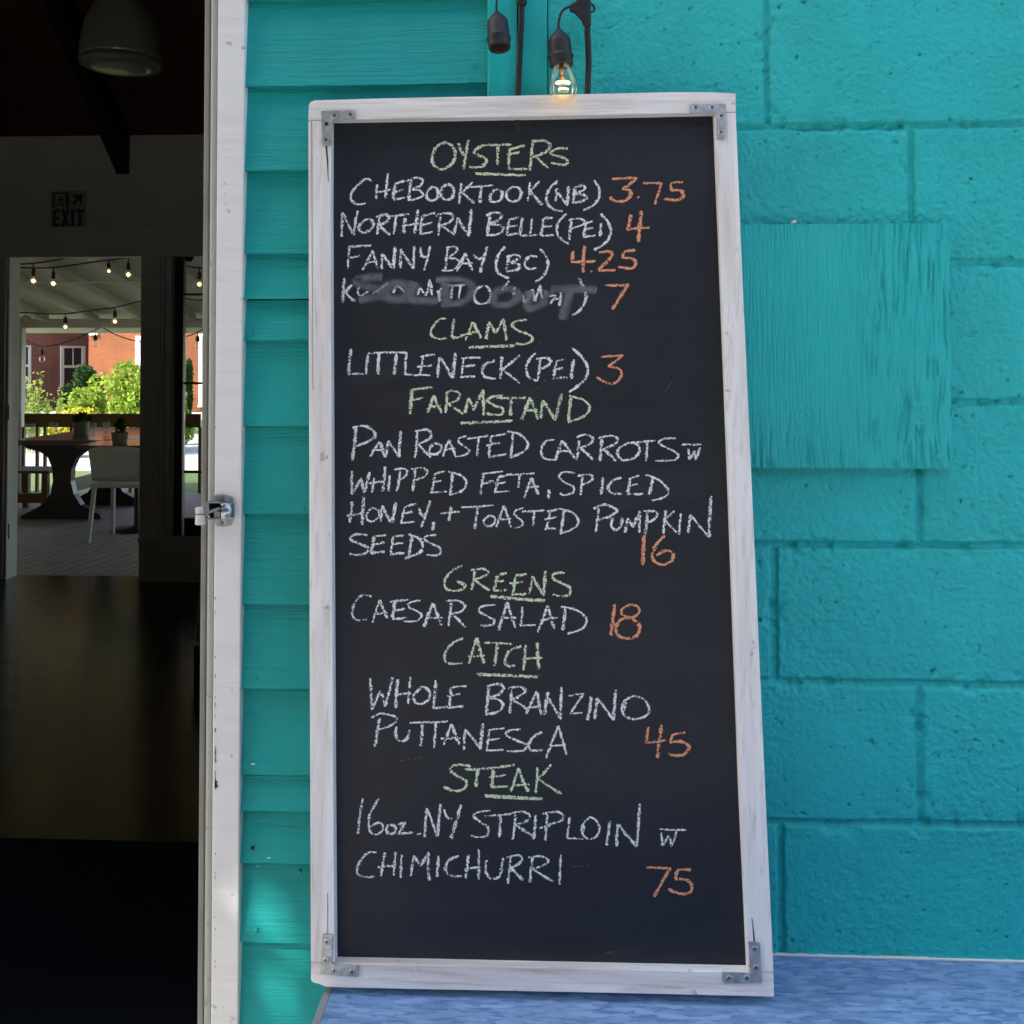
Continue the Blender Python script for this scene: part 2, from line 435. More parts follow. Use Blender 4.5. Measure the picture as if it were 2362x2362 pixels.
# ================================================================== SETTING
BW = G(300, 1340).y               # dining room rear wall
PW = G(140, 1150).y + .6          # outer edge of porch
def struct(o): o["kind"] = "structure"; return o
o = MB().box((-60, PW + .15, -.30), (60, 400, -.22)).box((-400, -400, -.31), (400, 400, -.30)).build("ground", M_LAWN); struct(o)
o = MB().box((-12, -9, -.20), (12, -.001, -.03)).build("patio", M_CONC); struct(o)
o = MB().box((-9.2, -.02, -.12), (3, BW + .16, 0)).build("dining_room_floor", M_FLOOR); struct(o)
o = MB().box((-9.1, BW + .161, -.12), (3, PW, 0)).build("porch_floor", M_PFLOOR); struct(o)
o = MB().box((-30, G(440, 1085, -.2).y, -.25), (30, G(440, 1002, -.2).y, -.20)).build("street", M_CONC); struct(o)
o = MB().box((-30, G(440, 968, -.2).y, -.25), (30, G(440, 951, -.2).y, -.19)).build("sidewalk", M_CONC); struct(o)

# ---------------------------------------------------------------- clapboard wall
XC = W(557, 1200, 0).x            # right edge of door casing
XA = W(1124, 150, 0).x            # siding stops, corner boards start
XB = W(1194, 150, 0).x
XK = W(1264, 150, 0).x            # block wall starts
XL = W(493, 1200, 0).x            # left edge of casing
DOORW = 0.98
WX0, WX1, WZ0, WZ1 = -4.6, -2.7, .85, 2.35      # window added out of view to let daylight into the dining room
cw = thing("clapboard_wall", "teal painted clapboard wall with rough lapped boards beside the white door casing", "wall")
bott = [3, 203, 397, 587, 784, 981, 1182, 1390, 1584, 1781, 1984, 2166]
zb = [W(560, v, 0).z for v in bott]
step = (zb[0] - zb[-1]) / (len(zb) - 1)
zz = [zb[0] + step * k for k in range(9, 0, -1)] + zb + [zb[-1] - step * k for k in range(1, 7)]
cracks = {4: .467, 10: .58}
def clap(mb, x0, x1, zt, z0, crack=None, wob=0.0):
    # front slopes from -.004 at bottom to .010 at top ; wavy lower lip
    n = max(2, int((x1 - x0) / (.012 if x0 > -2 else .1))); ny = 7
    base = len(mb.v)
    ph = random.random() * 10
    for j in range(ny + 1):
        t = j / ny
        for i in range(n + 1):
            x = x0 + (x1 - x0) * i / n
            z = z0 + (zt + .012 - z0) * t
            if j == 0: z += .0006 * math.sin(x * 17 + ph) + .0003 * math.sin(x * 77 + ph * 3)
            z += .004 * (x - x0) * .8 * wob
            y = -.0080 + .0135 * t + .0007 * math.sin(x * 9 + ph + t * 2)
            mb.v.append(Vector((x, y, z)))
    for j in range(ny):
        for i in range(n):
            a = base + j * (n + 1) + i
            mb.f.append((a, a + 1, a + n + 2, a + n + 1))
    b2 = len(mb.v)
    for i in range(n + 1):
        p = mb.v[base + i]; mb.v.append(Vector((p.x, .0085, p.z + .0006)))
    for i in range(n):
        mb.f.append((b2 + i, b2 + i + 1, base + i + 1, base + i))
    for (xx, k) in ((x0, 0), (x1, n)):
        pass
sd_ = MB(); sl_ = MB()
for i in range(len(zz) - 1):
    zt, z0 = zz[i], zz[i + 1]
    top = zt
    c = None
    k = i - 8                       # index in visible list
    if k in cracks:
        zc = z0 + (zt - z0) * cracks[k]
        clap(sd_, XC + .0005, XA, zt, zc + .0012, wob=1); 
        # lower piece, same slope
        clap(sd_, XC + .0005, XA, zc - .0125, z0, wob=1)
    else:
        clap(sd_, XC + .0005, XA, zt, z0, wob=1)
    if z0 < WZ1 and zt > WZ0:
        clap(sl_, -9.1, WX0, zt, z0); clap(sl_, WX1, XL - DOORW - .09, zt, z0)
    else:
        clap(sl_, -9.1, XL - DOORW - .09, zt, z0)
sd_.build("siding", M_SIDING, cw, True)
sl_.build("siding", M_SIDING, cw, True)
for f in cw.children: 
    f.data.polygons.foreach_set("use_smooth", [False] * len(f.data.polygons))
b = MB().box((XA + .001, -.0135, -.03), (XB - .001, .03, 3.1)); b.build("corner_board", M_TRIMTEAL, cw, bevel=.002)
b = MB().box((XB + .001, -.004, -.03), (XK - .001, .03, 3.1)); b.build("corner_board", M_TRIMTEAL, cw, bevel=.002)
MB().box((-9.1, .0145, -.1), (WX0, .11, 3.1)).box((WX1, .0145, -.1), (XL - DOORW - .02, .11, 3.1)).box((WX0, .0145, -.1), (WX1, .11, WZ0)).box((WX0, .0145, WZ1), (WX1, .11, 3.1)).box((XC - .03, .0145, -.1), (XK, .11, 3.1)).box((XL - DOORW - .03, .0145, 2.5), (XC, .11, 3.1)).build("sheathing", M_HOLE, cw)
ca = MB()
for k in range(60):                 # ragged caulk along the casing
    z = random.uniform(.75, 2.1); L = random.uniform(.004, .03); wd = random.uniform(.001, .0035)
    if random.random() < .45: continue
    ca.prism([(XC + .0006, -.0075, z), (XC + wd, -.0075, z + L * .2), (XC + wd * .6, -.0075, z + L * .8), (XC + .0006, -.0075, z + L)], (0, .003, 0))
ca.build("caulk", M_WHITE, cw)
for (u, v, c_) in ((580, 388, 1), (577, 770, 0), (588, 1565, 0), (582, 1957, 2), (583, 1763, 1), (690, 2013, 0), (612, 182, 0), (1085, 182, 0), (1092, 150, 0), (590, 2146, 0), (620, 1979, 1), (700, 1173, 0), (583, 975, 0)):
    p = W(u, v, -.0082)
    if c_ == 1: MB().prism([p + Vector(q) for q in ((-.0032, 0, -.0004), (.001, 0, -.0009), (.0034, 0, .0003), (.0005, 0, .0008), (-.001, 0, .0005))], (0, .004, 0)).build("paint_chip", M_WHITE, cw)
    elif c_ == 2: MB().box(p + Vector((-.0022, 0, -.002)), p + Vector((.0022, .005, .0018))).build("nail_hole", M_HOLE, cw)
    else: MB().lathe([(0, .0006), (.0022, .0005), (.0030, -.0006), (.0030, -.006)], p, 10, (0, -1, 0)).build("nail", M_SIDING, cw)

# ---------------------------------------------------------------- block wall
rows = [((1700, 294.5), (2362, 285.5)), ((2194, 606), (2362, 608)), ((2198, 929), (2362, 925)), ((1744, 1255), (2362, 1260)), ((1759, 1571.6), (2362, 1583)), ((1774, 1896), (2362, 1905))]
rl = []
for a, b in rows:
    p, q = W(*a), W(*b); s = (q.z - p.z) / (q.x - p.x); s = max(-.012, min(.012, s)); rl.append((p.z - s * (p.x - .6), s))
rl = [(rl[0][0] + .2 * k, 0) for k in (5, 4, 3, 2, 1)] + rl + [(rl[-1][0] - .2 * k, 0) for k in range(1, 7)]
vx = {4: 1775, 5: 2109, 6: 1778, 7: 2119, 8: 1783, 9: 2115, 10: 1795}
def joint_x(r):                     # r = number of joint line above this course
    return W(vx[r], 1000).x if r in vx else (W(1780, 1000).x if r % 2 == 0 else W(2112, 1000).x)
def block_height(X, Z):
    wob = fbm(X * 12, Z * 12, 40, 3) * .6
    d = np.full(X.shape, 9.0); rowi = np.zeros(X.shape, int)
    for i, (z0, s) in enumerate(rl):
        zl = z0 + s * (X - .6)
        dd = np.abs(Z - zl + wob * .004); d = np.minimum(d, dd)
        rowi += (Z < zl).astype(int)
    for r in range(len(rl) + 1):
        mask = rowi == r
        x0 = joint_x(r - 1)
        dx = (X - x0 + .2) % .4 - .2
        dv = np.abs(dx + wob * .004)
        d = np.where(mask, np.minimum(d, dv), d)
    rag = fbm(X * 60, Z * 60, 90, 4)
    wj = .0060 + rag * .0034 + fbm(X * 14, Z * 14, 61, 2) * .0015
    e = np.clip((wj - d) / .0015, 0, 1); e = e * e * (3 - 2 * e)
    t = np.clip(d / np.maximum(wj, .002), 0, 1)
    joint = e * (.0034 + (1 - t * t) * .0022)
    tex = (fbm(X * 210, Z * 210, 5, 3) * .0024 + fbm(X * 330, Z * 330, 15, 2) * .0012) * (.45 + 1.1 * vnoise(X * 5, Z * 5, 19)) + fbm(X * 6, Z * 6, 66, 2) * .002
    pn = fbm(X * 70, Z * 95, 23, 3)
    pit = np.clip(fbm(X * 120, Z * 150, 23, 4) - .265, 0, .2) * .06
    pn2 = fbm(X * 16, Z * 22, 77, 5)
    pit2 = np.clip(pn2 - .30, 0, .05) * .06
    chipband = np.clip(1 - d / .022, 0, 1)
    chip = np.clip(fbm(X * 45, Z * 45, 31, 4) - .08, 0, .3) * .03 * chipband
    per = vnoise(rowi * 7.0 + .5, np.floor((X - np.where(rowi % 2 == 0, .19, .39)) / .4) * 5.0 + .5, 12) * .003
    return joint + pit + pit2 + chip - tex + per - .0015
bw_ = thing("block_wall", "teal painted concrete block wall with recessed mortar joints", "wall")
def blockpart(x0, x1, z0, z1, st):
    X, Z = np.meshgrid(np.arange(x0, x1 + st / 2, st), np.arange(z0, z1 + st / 2, st))
    return gridmesh("block_face", X, Z, block_height(X, Z), M_BLOCK, bw_)
xk = XK + .0005
blockpart(xk, xk + .93, .60, 2.20, .0021)
blockpart(xk + .93, xk + 2.4, .60, 2.20, .01); blockpart(xk, xk + 2.4, -.1, .60, .01); blockpart(xk, xk + 2.4, 2.20, 3.1, .01)
MB().box((xk, .02, -.1), (xk + 2.4, .12, 3.1)).build("wall_core", M_HOLE, bw_)

# plywood patch
pl = thing("plywood_panel", "square rough grained plywood patch painted teal on the block wall", "panel")
a = W(1690, 1079, -.019); b = W(2192, 513, -.019)
st = .0016
X, Z = np.meshgrid(np.arange(a.x, b.x, st), np.arange(a.z, b.z, st))
u = (X - a.x) / (b.x - a.x); v = (Z - a.z) / (b.z - a.z)
warp = fbm(X * 9, Z * 6, 3, 4) * .009 + (Z - a.z) * .10 * np.clip(1 - (Z - a.z) / .09, 0, 1)
for kx, kz, kr, ks in ((.33, .215, .05, 1), (.86, .22, .04, 1), (.05, .25, .03, 1), (.72, .62, .02, 1)):
    dx = (u - kx) * (b.x - a.x); dz = (v - kz) * (b.z - a.z); rr = dx * dx + dz * dz
    warp = warp + ks * np.tanh(dx / .012) * .009 * np.exp(-rr / (kr * kr))
xw = X + warp
Zs = Z + fbm(X * 30, Z * 8, 71, 3) * .06
g = vnoise(xw * 390, Zs * 22, 4) * .6 + vnoise(xw * 600, Zs * 34, 8) * .4
gro = np.clip(g - .46, 0, .3) * 3
amp = np.clip(.12 + .9 * np.clip((u - .48) * 3, 0, 1) + 1.2 * np.clip((.24 - v) * 5, 0, 1) + .5 * np.clip((v - .93) * 12, 0, 1), 0, 1.2) * (.55 + .9 * vnoise(X * 14, Z * 9, 9))
rr = np.minimum.reduce([np.hypot((u - kx) * (b.x - a.x) * 1.15, (v - kz) * (b.z - a.z)) for kx, kz in ((.33, .215), (.86, .22))]) * (1 + fbm(X * 55, Z * 55, 44, 3) * .7)
kin = np.clip((.024 - rr) / .008, 0, 1)
knotr = np.sin(rr / .0042 * math.pi) * .0007 * kin
brk = np.clip(vnoise(xw * 90, Z * 34, 55) * 1.9 - .35, 0, 1)
amp = amp * (1 - .85 * kin) * (.35 + .85 * brk)
H = gro * amp * .0030 + knotr * .5 + fbm(X * 60, Z * 60, 2, 3) * .0006
edge = np.minimum.reduce([X - a.x + .02, b.x - .0008 - X, Z - a.z, b.z - Z])
H = H + np.clip(.0016 - edge, 0, .0016) * .5
gridmesh("sheet_face", X, Z, -.019 + H, M_PLY, pl)
MB().box((a.x, -.0168, a.z - .0004), (b.x - .0008, .004, b.z - .0012)).build("sheet_core", M_PLY, pl)
for (uu, vv) in ((2163, 548), (2166, 1052), (1892, 818)):
    p = W(uu, vv, -.0192); MB().lathe([(0, 0), (.0035, 0), (.0042, .002)], p, 10, (0, 1, 0)).build("nail", M_BLOCK, pl)
# crumbs lying on the panel's top edge
for (uu, vv, mt, sz, lab) in ((1832, 511, M_WHITE, .004, "tiny white paint flake on top edge of the plywood patch"), (1867, 517, M_POT, .004, "tiny brown crumb on top edge of the plywood patch")):
    p = W(uu, vv, -.012); o = MB().prism([p + Vector((-sz, 0, -sz * .6)), p + Vector((sz * .8, 0, -sz * .6)), p + Vector((sz * .6, 0, sz * .7)), p + Vector((-sz * .5, 0, sz * .4))], (0, .005, 0)).build("paint_flake", mt); tag(o, lab, "debris")

# ---------------------------------------------------------------- door frame
df = thing("door_frame", "weathered white wooden casing around the open doorway", "door frame")
def upright(u0, u1, Y, th, name, mt, z1=2.42, bev=.002):
    xa, xb = W(u0, 1200, Y).x, W(u1, 1200, Y).x
    return MB().box((xa, Y, -.02), (xb, Y + th, z1)).build(name, mt, df, bevel=bev)
upright(494, 556.5, -.014, .11, "casing", M_CASING)
upright(477, 493.2, .004, .10, "jamb", M_JAMB, bev=.004)
upright(463, 476.5, .020, .08, "door_stop", M_STOP)
xl0 = W(463, 1200, .02).x - DOORW
MB().box((xl0 - .10, -.014, -.02), (xl0 - .03, .11, 2.42)).build("casing", M_CASING, df, bevel=.002)
MB().box((xl0 - .029, .004, -.02), (xl0, .10, 2.42)).build("jamb", M_JAMB, df)
MB().box((xl0 - .10, -.014, 2.422), (XC - .0005, .11, 2.5)).build("head_casing", M_CASING, df, bevel=.002)
chip = MB()
random.seed(3)
for (v0, v1, cnt, big) in ((1735, 1765, 4, 1.6), (1790, 1835, 4, 2.0), (1360, 1420, 3, .8), (1500, 1720, 9, .8), (900, 1000, 2, .7), (1960, 2250, 7, .7), (250, 420, 3, .6)):
    for k in range(cnt):
        p = W(495.2, random.uniform(v0, v1), -.0145); q = random.uniform(.0008, .0030) * big; hh = random.uniform(.003, .009) * big
        chip.prism([p, p + Vector((q, 0, hh * random.uniform(.1, .4))), p + Vector((q * .4, 0, hh * .55)), p + Vector((q * .8, 0, hh * .8)), p + Vector((0, 0, hh))], (0, .0004, 0))
chip.build("bare_chip", Mat("bare wood", (.30, .26, .21), .8).m, df)

# strike / latch
dl = thing("door_latch", "metal rim strike with white roller screwed to the door casing", "latch")
def L(u, v, Y): return W(u, v, Y)
Y0 = -.0145
pts = [(490, 1150), (497, 1142), (512, 1140), (525, 1143), (536, 1147), (537, 1200), (533, 1212), (515, 1215), (500, 1213), (493, 1205)]
mb = MB(); mb.prism([L(u, v, Y0 - .002) for u, v in pts], (0, .0019, 0)); mb.build("plate", M_GALV, dl)
# curved keeper housing
hp = []
mbh = MB()
ny = 9
for vi, v in enumerate((1160, 1163, 1196, 1199)):
    for k in range(ny):
        t = k / (ny - 1)
        uu = 510 + 32 * t
        bulge = .016 * math.sqrt(max(0, 1 - t * t))
        if vi in (0, 3): bulge *= .72
        vv = v - (6 if v > 1180 else 0) * t
        mbh.v.append(L(uu, vv, Y0 - .003 - bulge))
for r_ in range(3):
    for k in range(ny - 1):
        a_ = r_ * ny + k; mbh.f.append((a_, a_ + ny, a_ + ny + 1, a_ + 1))
for (r0) in (0, 3):
    base = [r0 * ny + k for k in range(ny)]
    n0 = len(mbh.v)
    for k in range(ny):
        p = mbh.v[r0 * ny + k]; mbh.v.append(Vector((p.x, Y0 - .002, p.z)))
    for k in range(ny - 1):
        mbh.f.append((r0 * ny + k, r0 * ny + k + 1, n0 + k + 1, n0 + k))
m = Mat("teal reflecting steel", (.40, .46, .46), .22, .5, .9); M_STEEL = m.m
mbh.build("keeper", M_STEEL, dl, True)
mb = MB()
for (u0, v0, u1, v1, d0, d1) in ((476, 1158, 511, 1161, .018, .002), (476, 1196, 511, 1200, .018, .002), (494, 1180, 508, 1198, .014, .010), (474, 1162, 482, 1190, .016, .006)):
    p = L(u0, v1, Y0 - d0); q = L(u1, v0, Y0 - d0); mb.box((p.x, Y0 - d0, p.z), (q.x, Y0 - d1, q.z))
mb.bar(L(478, 1183, Y0 - .014), L(508, 1172, Y0 - .014), .004, .004)
mb.build("bracket_arm", M_SCREW, dl)
mb = MB(); p = L(484, 1199, Y0 - .006); q = L(509, 1161, Y0 - .006); mb.box((p.x, Y0 - .006, p.z), (q.x, Y0 - .003, q.z)); mb.build("pocket", M_HOLE, dl)
mb = MB()
for (v0, v1, u0, u1) in ((1210, 1187, 450.5, 474.5), (1184, 1170, 450.5, 472)):
    p = L((u0 + u1) / 2, v0, Y0 - .012); q = L((u0 + u1) / 2, v1, Y0 - .012); r_ = (L(u1, v0, Y0 - .012).x - L(u0, v0, Y0 - .012).x) / 2
    mb.lathe([(0, 0), (r_ * .9, 0), (r_, .001), (r_, q.z - p.z - .001), (r_ * .9, q.z - p.z), (0, q.z - p.z)], p, 20)
mb.build("roller", Mat("white nylon", (.62, .60, .57), .35).m, dl, False)
for (u, v) in ((511, 1149), (511, 1207)):
    MB().lathe([(0, .002), (.0028, .002), (.0036, 0)], L(u, v, Y0 - .002), 12, (0, -1, 0)).build("screw", M_SCREW, dl)

# ---------------------------------------------------------------- counter table
TZ = .754
PXE = G(750, 2280, TZ)
ct = thing("counter_table", "blue mottled laminate counter with metal edging carrying the chalkboard", "table")
xe = PXE.x
FRONT = -.78
MB().box((xe + .010, FRONT + .004, TZ - .032), (1.55, -.0045, TZ)).build("tabletop", M_LAM, ct)
MB().box((xe, FRONT, TZ - .034), (xe + .0098, -.0045, TZ + .0006)).box((xe, FRONT - .004, TZ - .034), (1.552, FRONT + .0038, TZ + .0004)).build("edging", M_EDGE, ct)
MB().prism([(xe + .01, -.0044, TZ + .0004), (1.55, -.0044, TZ + .0004), (1.55, -.0044, TZ + .0020), (xe + .01, -.0044, TZ + .0020)], (0, .006, 0)).build("caulk", M_WHITE, ct)
for x in (xe + .06, 1.48):
    for y in (FRONT + .07, -.08):
        MB().box((x - .03, y - .03, -.03), (x + .03, y + .03, TZ - .035)).build("leg", M_DARKWOOD, ct, bevel=.003)

# ================================================================== CHALKBOARD
# front plane:  Y = YT + k (z - ZT)
ZT, YTOP, ZBT, YBOT = 1.955, -.040, .757, -.124
KB = (YTOP - YBOT) / (ZT - ZBT)
NB = Vector((0, -1, KB)).normalized()          # towards camera
P0 = Vector((0, YTOP, ZT))
def B(u, v, off=0.0):
    d = ray(u, v); p0 = P0 + NB * off
    t = (p0 - CAM).dot(NB) / d.dot(NB)
    return CAM + d * t
cb = thing("chalkboard", "tall white framed chalkboard menu leaning on the wall above the blue counter", "chalkboard")
TH = .026
def bprism(mb, pts, off, th):
    return mb.prism([B(u, v, off) for u, v in pts], -NB * th)
def rail(name, pts, mt, bev=.0011):
    mb = MB(); bprism(mb, pts, 0, TH); o = mb.build(name, mt, cb, bevel=bev); return o
rail("top_rail", [(712, 242), (716, 235), (726, 231), (900, 226), (1200, 220), (1550, 212), (1640, 212), (1697, 215), (1697.5, 258.3), (1648, 259.3), (1300, 267), (764, 276.4), (711, 277.4)], M_FRAME_H)
rail("bottom_rail", [(717, 2220.5), (772, 2221.5), (1300, 2233), (1726, 2242), (1784.5, 2243.4), (1786, 2300), (1500, 2293), (1200, 2287), (800, 2279), (750, 2277), (738, 2271), (722, 2267), (717, 2262)], M_FRAME_H)
rail("stile", [(711, 278.2), (764, 277.3), (763, 500), (766, 1200), (769, 1800), (772, 2220.6), (717, 2219.6), (714, 1500), (712, 700)], M_FRAME_V)
rail("stile", [(1648, 260.2), (1697.5, 259.3), (1712, 620), (1738, 1200), (1760, 1700), (1784.5, 2242.5), (1726, 2241.2), (1706, 1800), (1681, 1100), (1660, 560)], M_FRAME_V)
REC = -.017
mb = MB(); bprism(mb, [(752, 262), (1665, 245), (1745, 2262), (758, 2240)], REC, .006); mb.build("slate", M_SLATE, cb)
# dark cracks in the stiles
for pts in ([(750.5, 334), (754.3, 334), (757, 372), (757.6, 420), (756.6, 420), (754.5, 380)], [(1733.5, 2118), (1735, 2118), (1739.5, 2150), (1741.6, 2174), (1738.4, 2174), (1736.5, 2145)],
            [(718.5, 280), (719.5, 280), (721.5, 900), (721, 900)], [(755, 2060), (756, 2060), (756.6, 2158), (755.4, 2158)]):
    mb = MB(); bprism(mb, pts, .0003, .0006); mb.build("crack", M_HOLE, cb)
# corner brackets
br = [
 ([(740.5, 257), (744, 255.5), (816, 253.5), (819.5, 256), (821, 273.8), (766, 276.5), (765, 334), (745, 336), (742.5, 333)], [(771.5, 266.5, 1), (808, 264.5, 1), (753, 286, 0), (752, 322.5, 1)]),
 ([(1591, 240), (1674, 239.5), (1673.5, 318), (1672, 319.5), (1653, 320), (1652.3, 260.6), (1591.5, 260.4)], [(1604, 249.5, 1), (1642, 249.5, 1), (1663, 268.5, 1), (1662.5, 306, 1)]),
 ([(743.5, 2155.5), (767.5, 2156.5), (765, 2223.5), (827.5, 2227.5), (826, 2253.5), (805, 2252.5), (741, 2248), (738.5, 2244)], [(754.5, 2172, 1), (752.3, 2214.5, 1), (772, 2239, 1), (812, 2241.5, 1)]),
 ([(1727, 2172.5), (1753, 2174), (1757.6, 2265.5), (1755, 2268.5), (1670, 2268.5), (1667, 2265), (1665.8, 2242.5), (1731.6, 2245.5)], [(1741, 2189, 1), (1743.8, 2232, 1), (1681.5, 2256, 1), (1722.5, 2255.5, 1)]),
]
for pts, scr in br:
    mb = MB(); bprism(mb, pts, .0024, .0023); bk = mb.build("corner_bracket", M_GALV, cb, bevel=.0005)
    for (u, v, on) in scr:
        p = B(u, v, .0025)
        if on:
            MB().lathe([(0, .0002), (.0011, .0002), (.0013, .0008), (.0030, .0010), (.0039, .0002)], p, 14, NB).build("screw", M_SCREW, bk)
            MB().lathe([(0, .00035), (.0011, .00035)], p, 10, NB).build("screw_recess", M_HOLE, bk)
        else:
            MB().lathe([(0, .0002), (.0029, .0002)], p, 14, NB).build("screw_hole", M_HOLE, bk)

# ---- chalk writing. coordinates: x/2 + 770 , y/2 + y0
def P(s):
    out = []
    for st_ in s.split(";"):
        st_ = st_.strip()
        if not st_: continue
        straight = st_.startswith("-"); st_ = st_.lstrip("-")
        out.append((straight, [tuple(float(q) for q in p.split(",")) for p in st_.split()]))
    return out
def ribbon_obj(name, strokes, y0, width, mat, off, jitter=.35, seed=0, label=None):
    r = random.Random(seed)
    V, Fc, UV = [], [], []
    for straight, pts in strokes:
        pp = [(770 + x / 2, y0 + y / 2) for x, y in pts]
        if len(pp) == 1: pp = [pp[0], (pp[0][0] + 2.5, pp[0][1] + 2.5)]
        if len(pp) == 2 or straight:
            cu = []
            for i in range(len(pp) - 1):
                a_, b_ = np.array(pp[i]), np.array(pp[i + 1]); m_ = max(2, int(np.linalg.norm(b_ - a_) / 4))
                nrm = np.array([-(b_ - a_)[1], (b_ - a_)[0]]); nrm = nrm / (np.linalg.norm(nrm) + 1e-6)
                bow = r.uniform(-1.1, 1.1)
                cu += [a_ + (b_ - a_) * k / m_ + nrm * bow * math.sin(math.pi * k / m_) for k in range(m_)]
            cu.append(np.array(pp[-1]))
        else:
            cu = smooth_curve(pp, 4)
        n = len(cu); w0 = width * r.uniform(.85, 1.22); ph = r.uniform(0, 9)
        base = len(V)
        for i in range(n):
            d = cu[min(i + 1, n - 1)] - cu[max(i - 1, 0)]; d = d / (np.linalg.norm(d) + 1e-9)
            nr = np.array([-d[1], d[0]])
            # flat chalk: downstrokes broader than sidestrokes
            wd = w0 * (.82 + .30 * abs(d[1])) * (1 + jitter * .5 * math.sin(i * .9 + ph)) * (.75 if i in (0, n - 1) else 1) / 2
            for sgn, vv in ((-1, 0.), (1, 1.)):
                q = cu[i] + nr * wd * sgn
                V.append(B(q[0], q[1], off)); UV.append((i / 10, vv))
        for i in range(n - 1):
            a_ = base + 2 * i; Fc.append((a_, a_ + 2, a_ + 3, a_ + 1))
        off += 2e-6
    o = link(name, V, Fc, mat, cb)
    uvl = o.data.uv_layers.new(name="UVMap")
    for lp in o.data.loops: uvl.data[lp.index].uv = UV[lp.vertex_index]
    if label: o["label"] = label
    return o
HEADS = [
 (300, "OYSTERS", "520,55 480,72 455,115 458,155 485,178 520,175 552,145 560,105 545,72 515,58 500,62; 575,60 590,100 607,118; 622,45 612,100 598,182; 720,68 680,75 648,95 655,112 690,125 705,140 690,163 655,173 625,170; 680,70 820,67; 757,75 755,160; 812,85 805,178; 812,88 880,70; 800,115 856,101; 803,178 893,180; 918,55 903,186; 912,52 965,48 995,65 985,95 940,118 912,125; 930,118 988,174; 1080,86 1035,84 1002,102 1012,115 1050,124 1078,140 1070,160 1002,152; 652,198 885,208; 654,203 880,209"),
 (550, "CLAMS", "518,370 485,375 450,420 452,450 490,464 520,458; 555,370 545,458; 545,460 592,454; 640,385 605,470; 640,385 680,460; 585,448 672,428; 715,395 703,465; -715,385 745,437 785,370 797,470; 890,376 845,380 822,400 850,425 905,445 915,470 880,488 838,484; 622,502 835,493; 626,505 832,498"),
 (780, "FARMSTAND", "362,240 352,350; 355,240 455,228; 360,285 412,275; 460,265 432,345; 460,265 497,345; 442,315 492,310; 525,250 515,345; 513,255 545,242 580,255 570,285 520,305; 530,305 597,350; 620,278 605,347; -620,275 645,330 688,240 690,357; 778,265 732,270 710,290 740,310 780,325 775,350 725,353 706,345; 750,275 885,275; 820,278 815,357; 905,275 865,377; 905,275 942,375; 880,335 940,330; 965,290 955,370; -965,285 1020,377 1052,255 1022,378; 1095,270 1082,385; 1085,265 1150,285 1180,320 1155,360 1080,388; 585,390 825,379; 587,394 820,383"),
 (1280, "GREENS", "592,50 550,70 515,110 515,150 545,166 590,160 608,140 590,128 568,122; 570,122 610,142; 650,75 635,162; 628,70 690,65 715,80 690,100 640,115; 650,115 722,165; 755,90 740,165; 755,90 797,84; 738,122 785,119; 738,165 797,160; 838,98 824,182; 838,96 890,87; 810,130 872,124; 820,183 887,180; 915,100 903,180; -915,98 967,184 978,73; 975,75 968,186; 1066,82 1020,85 1008,105 1050,130 1088,150 1085,184 1040,190 1010,183; 722,188 975,209; 724,192 970,213"),
 (1280, "CATCH", "597,384 550,405 515,450 515,490 545,502 592,499; 658,383 622,502; 658,383 694,502; 618,467 697,464; 695,405 822,411; 755,410 740,512; 865,420 815,440 790,480 800,512 836,510; 885,415 874,532; 938,403 945,527; 868,481 965,474; 660,548 945,560; 664,553 940,564"),
 (1540, "STEAK", "632,455 570,448 535,470 570,500 612,525 600,560 550,568 508,548; 605,470 720,464 835,448; 665,466 655,550; 738,470 728,552; 715,506 792,494; 726,552 806,548; 850,463 815,572; 850,463 897,572; 825,542 902,538; 940,460 930,582; 1003,446 940,515; 940,510 1052,584; 695,588 965,604; 698,594 960,607"),
]
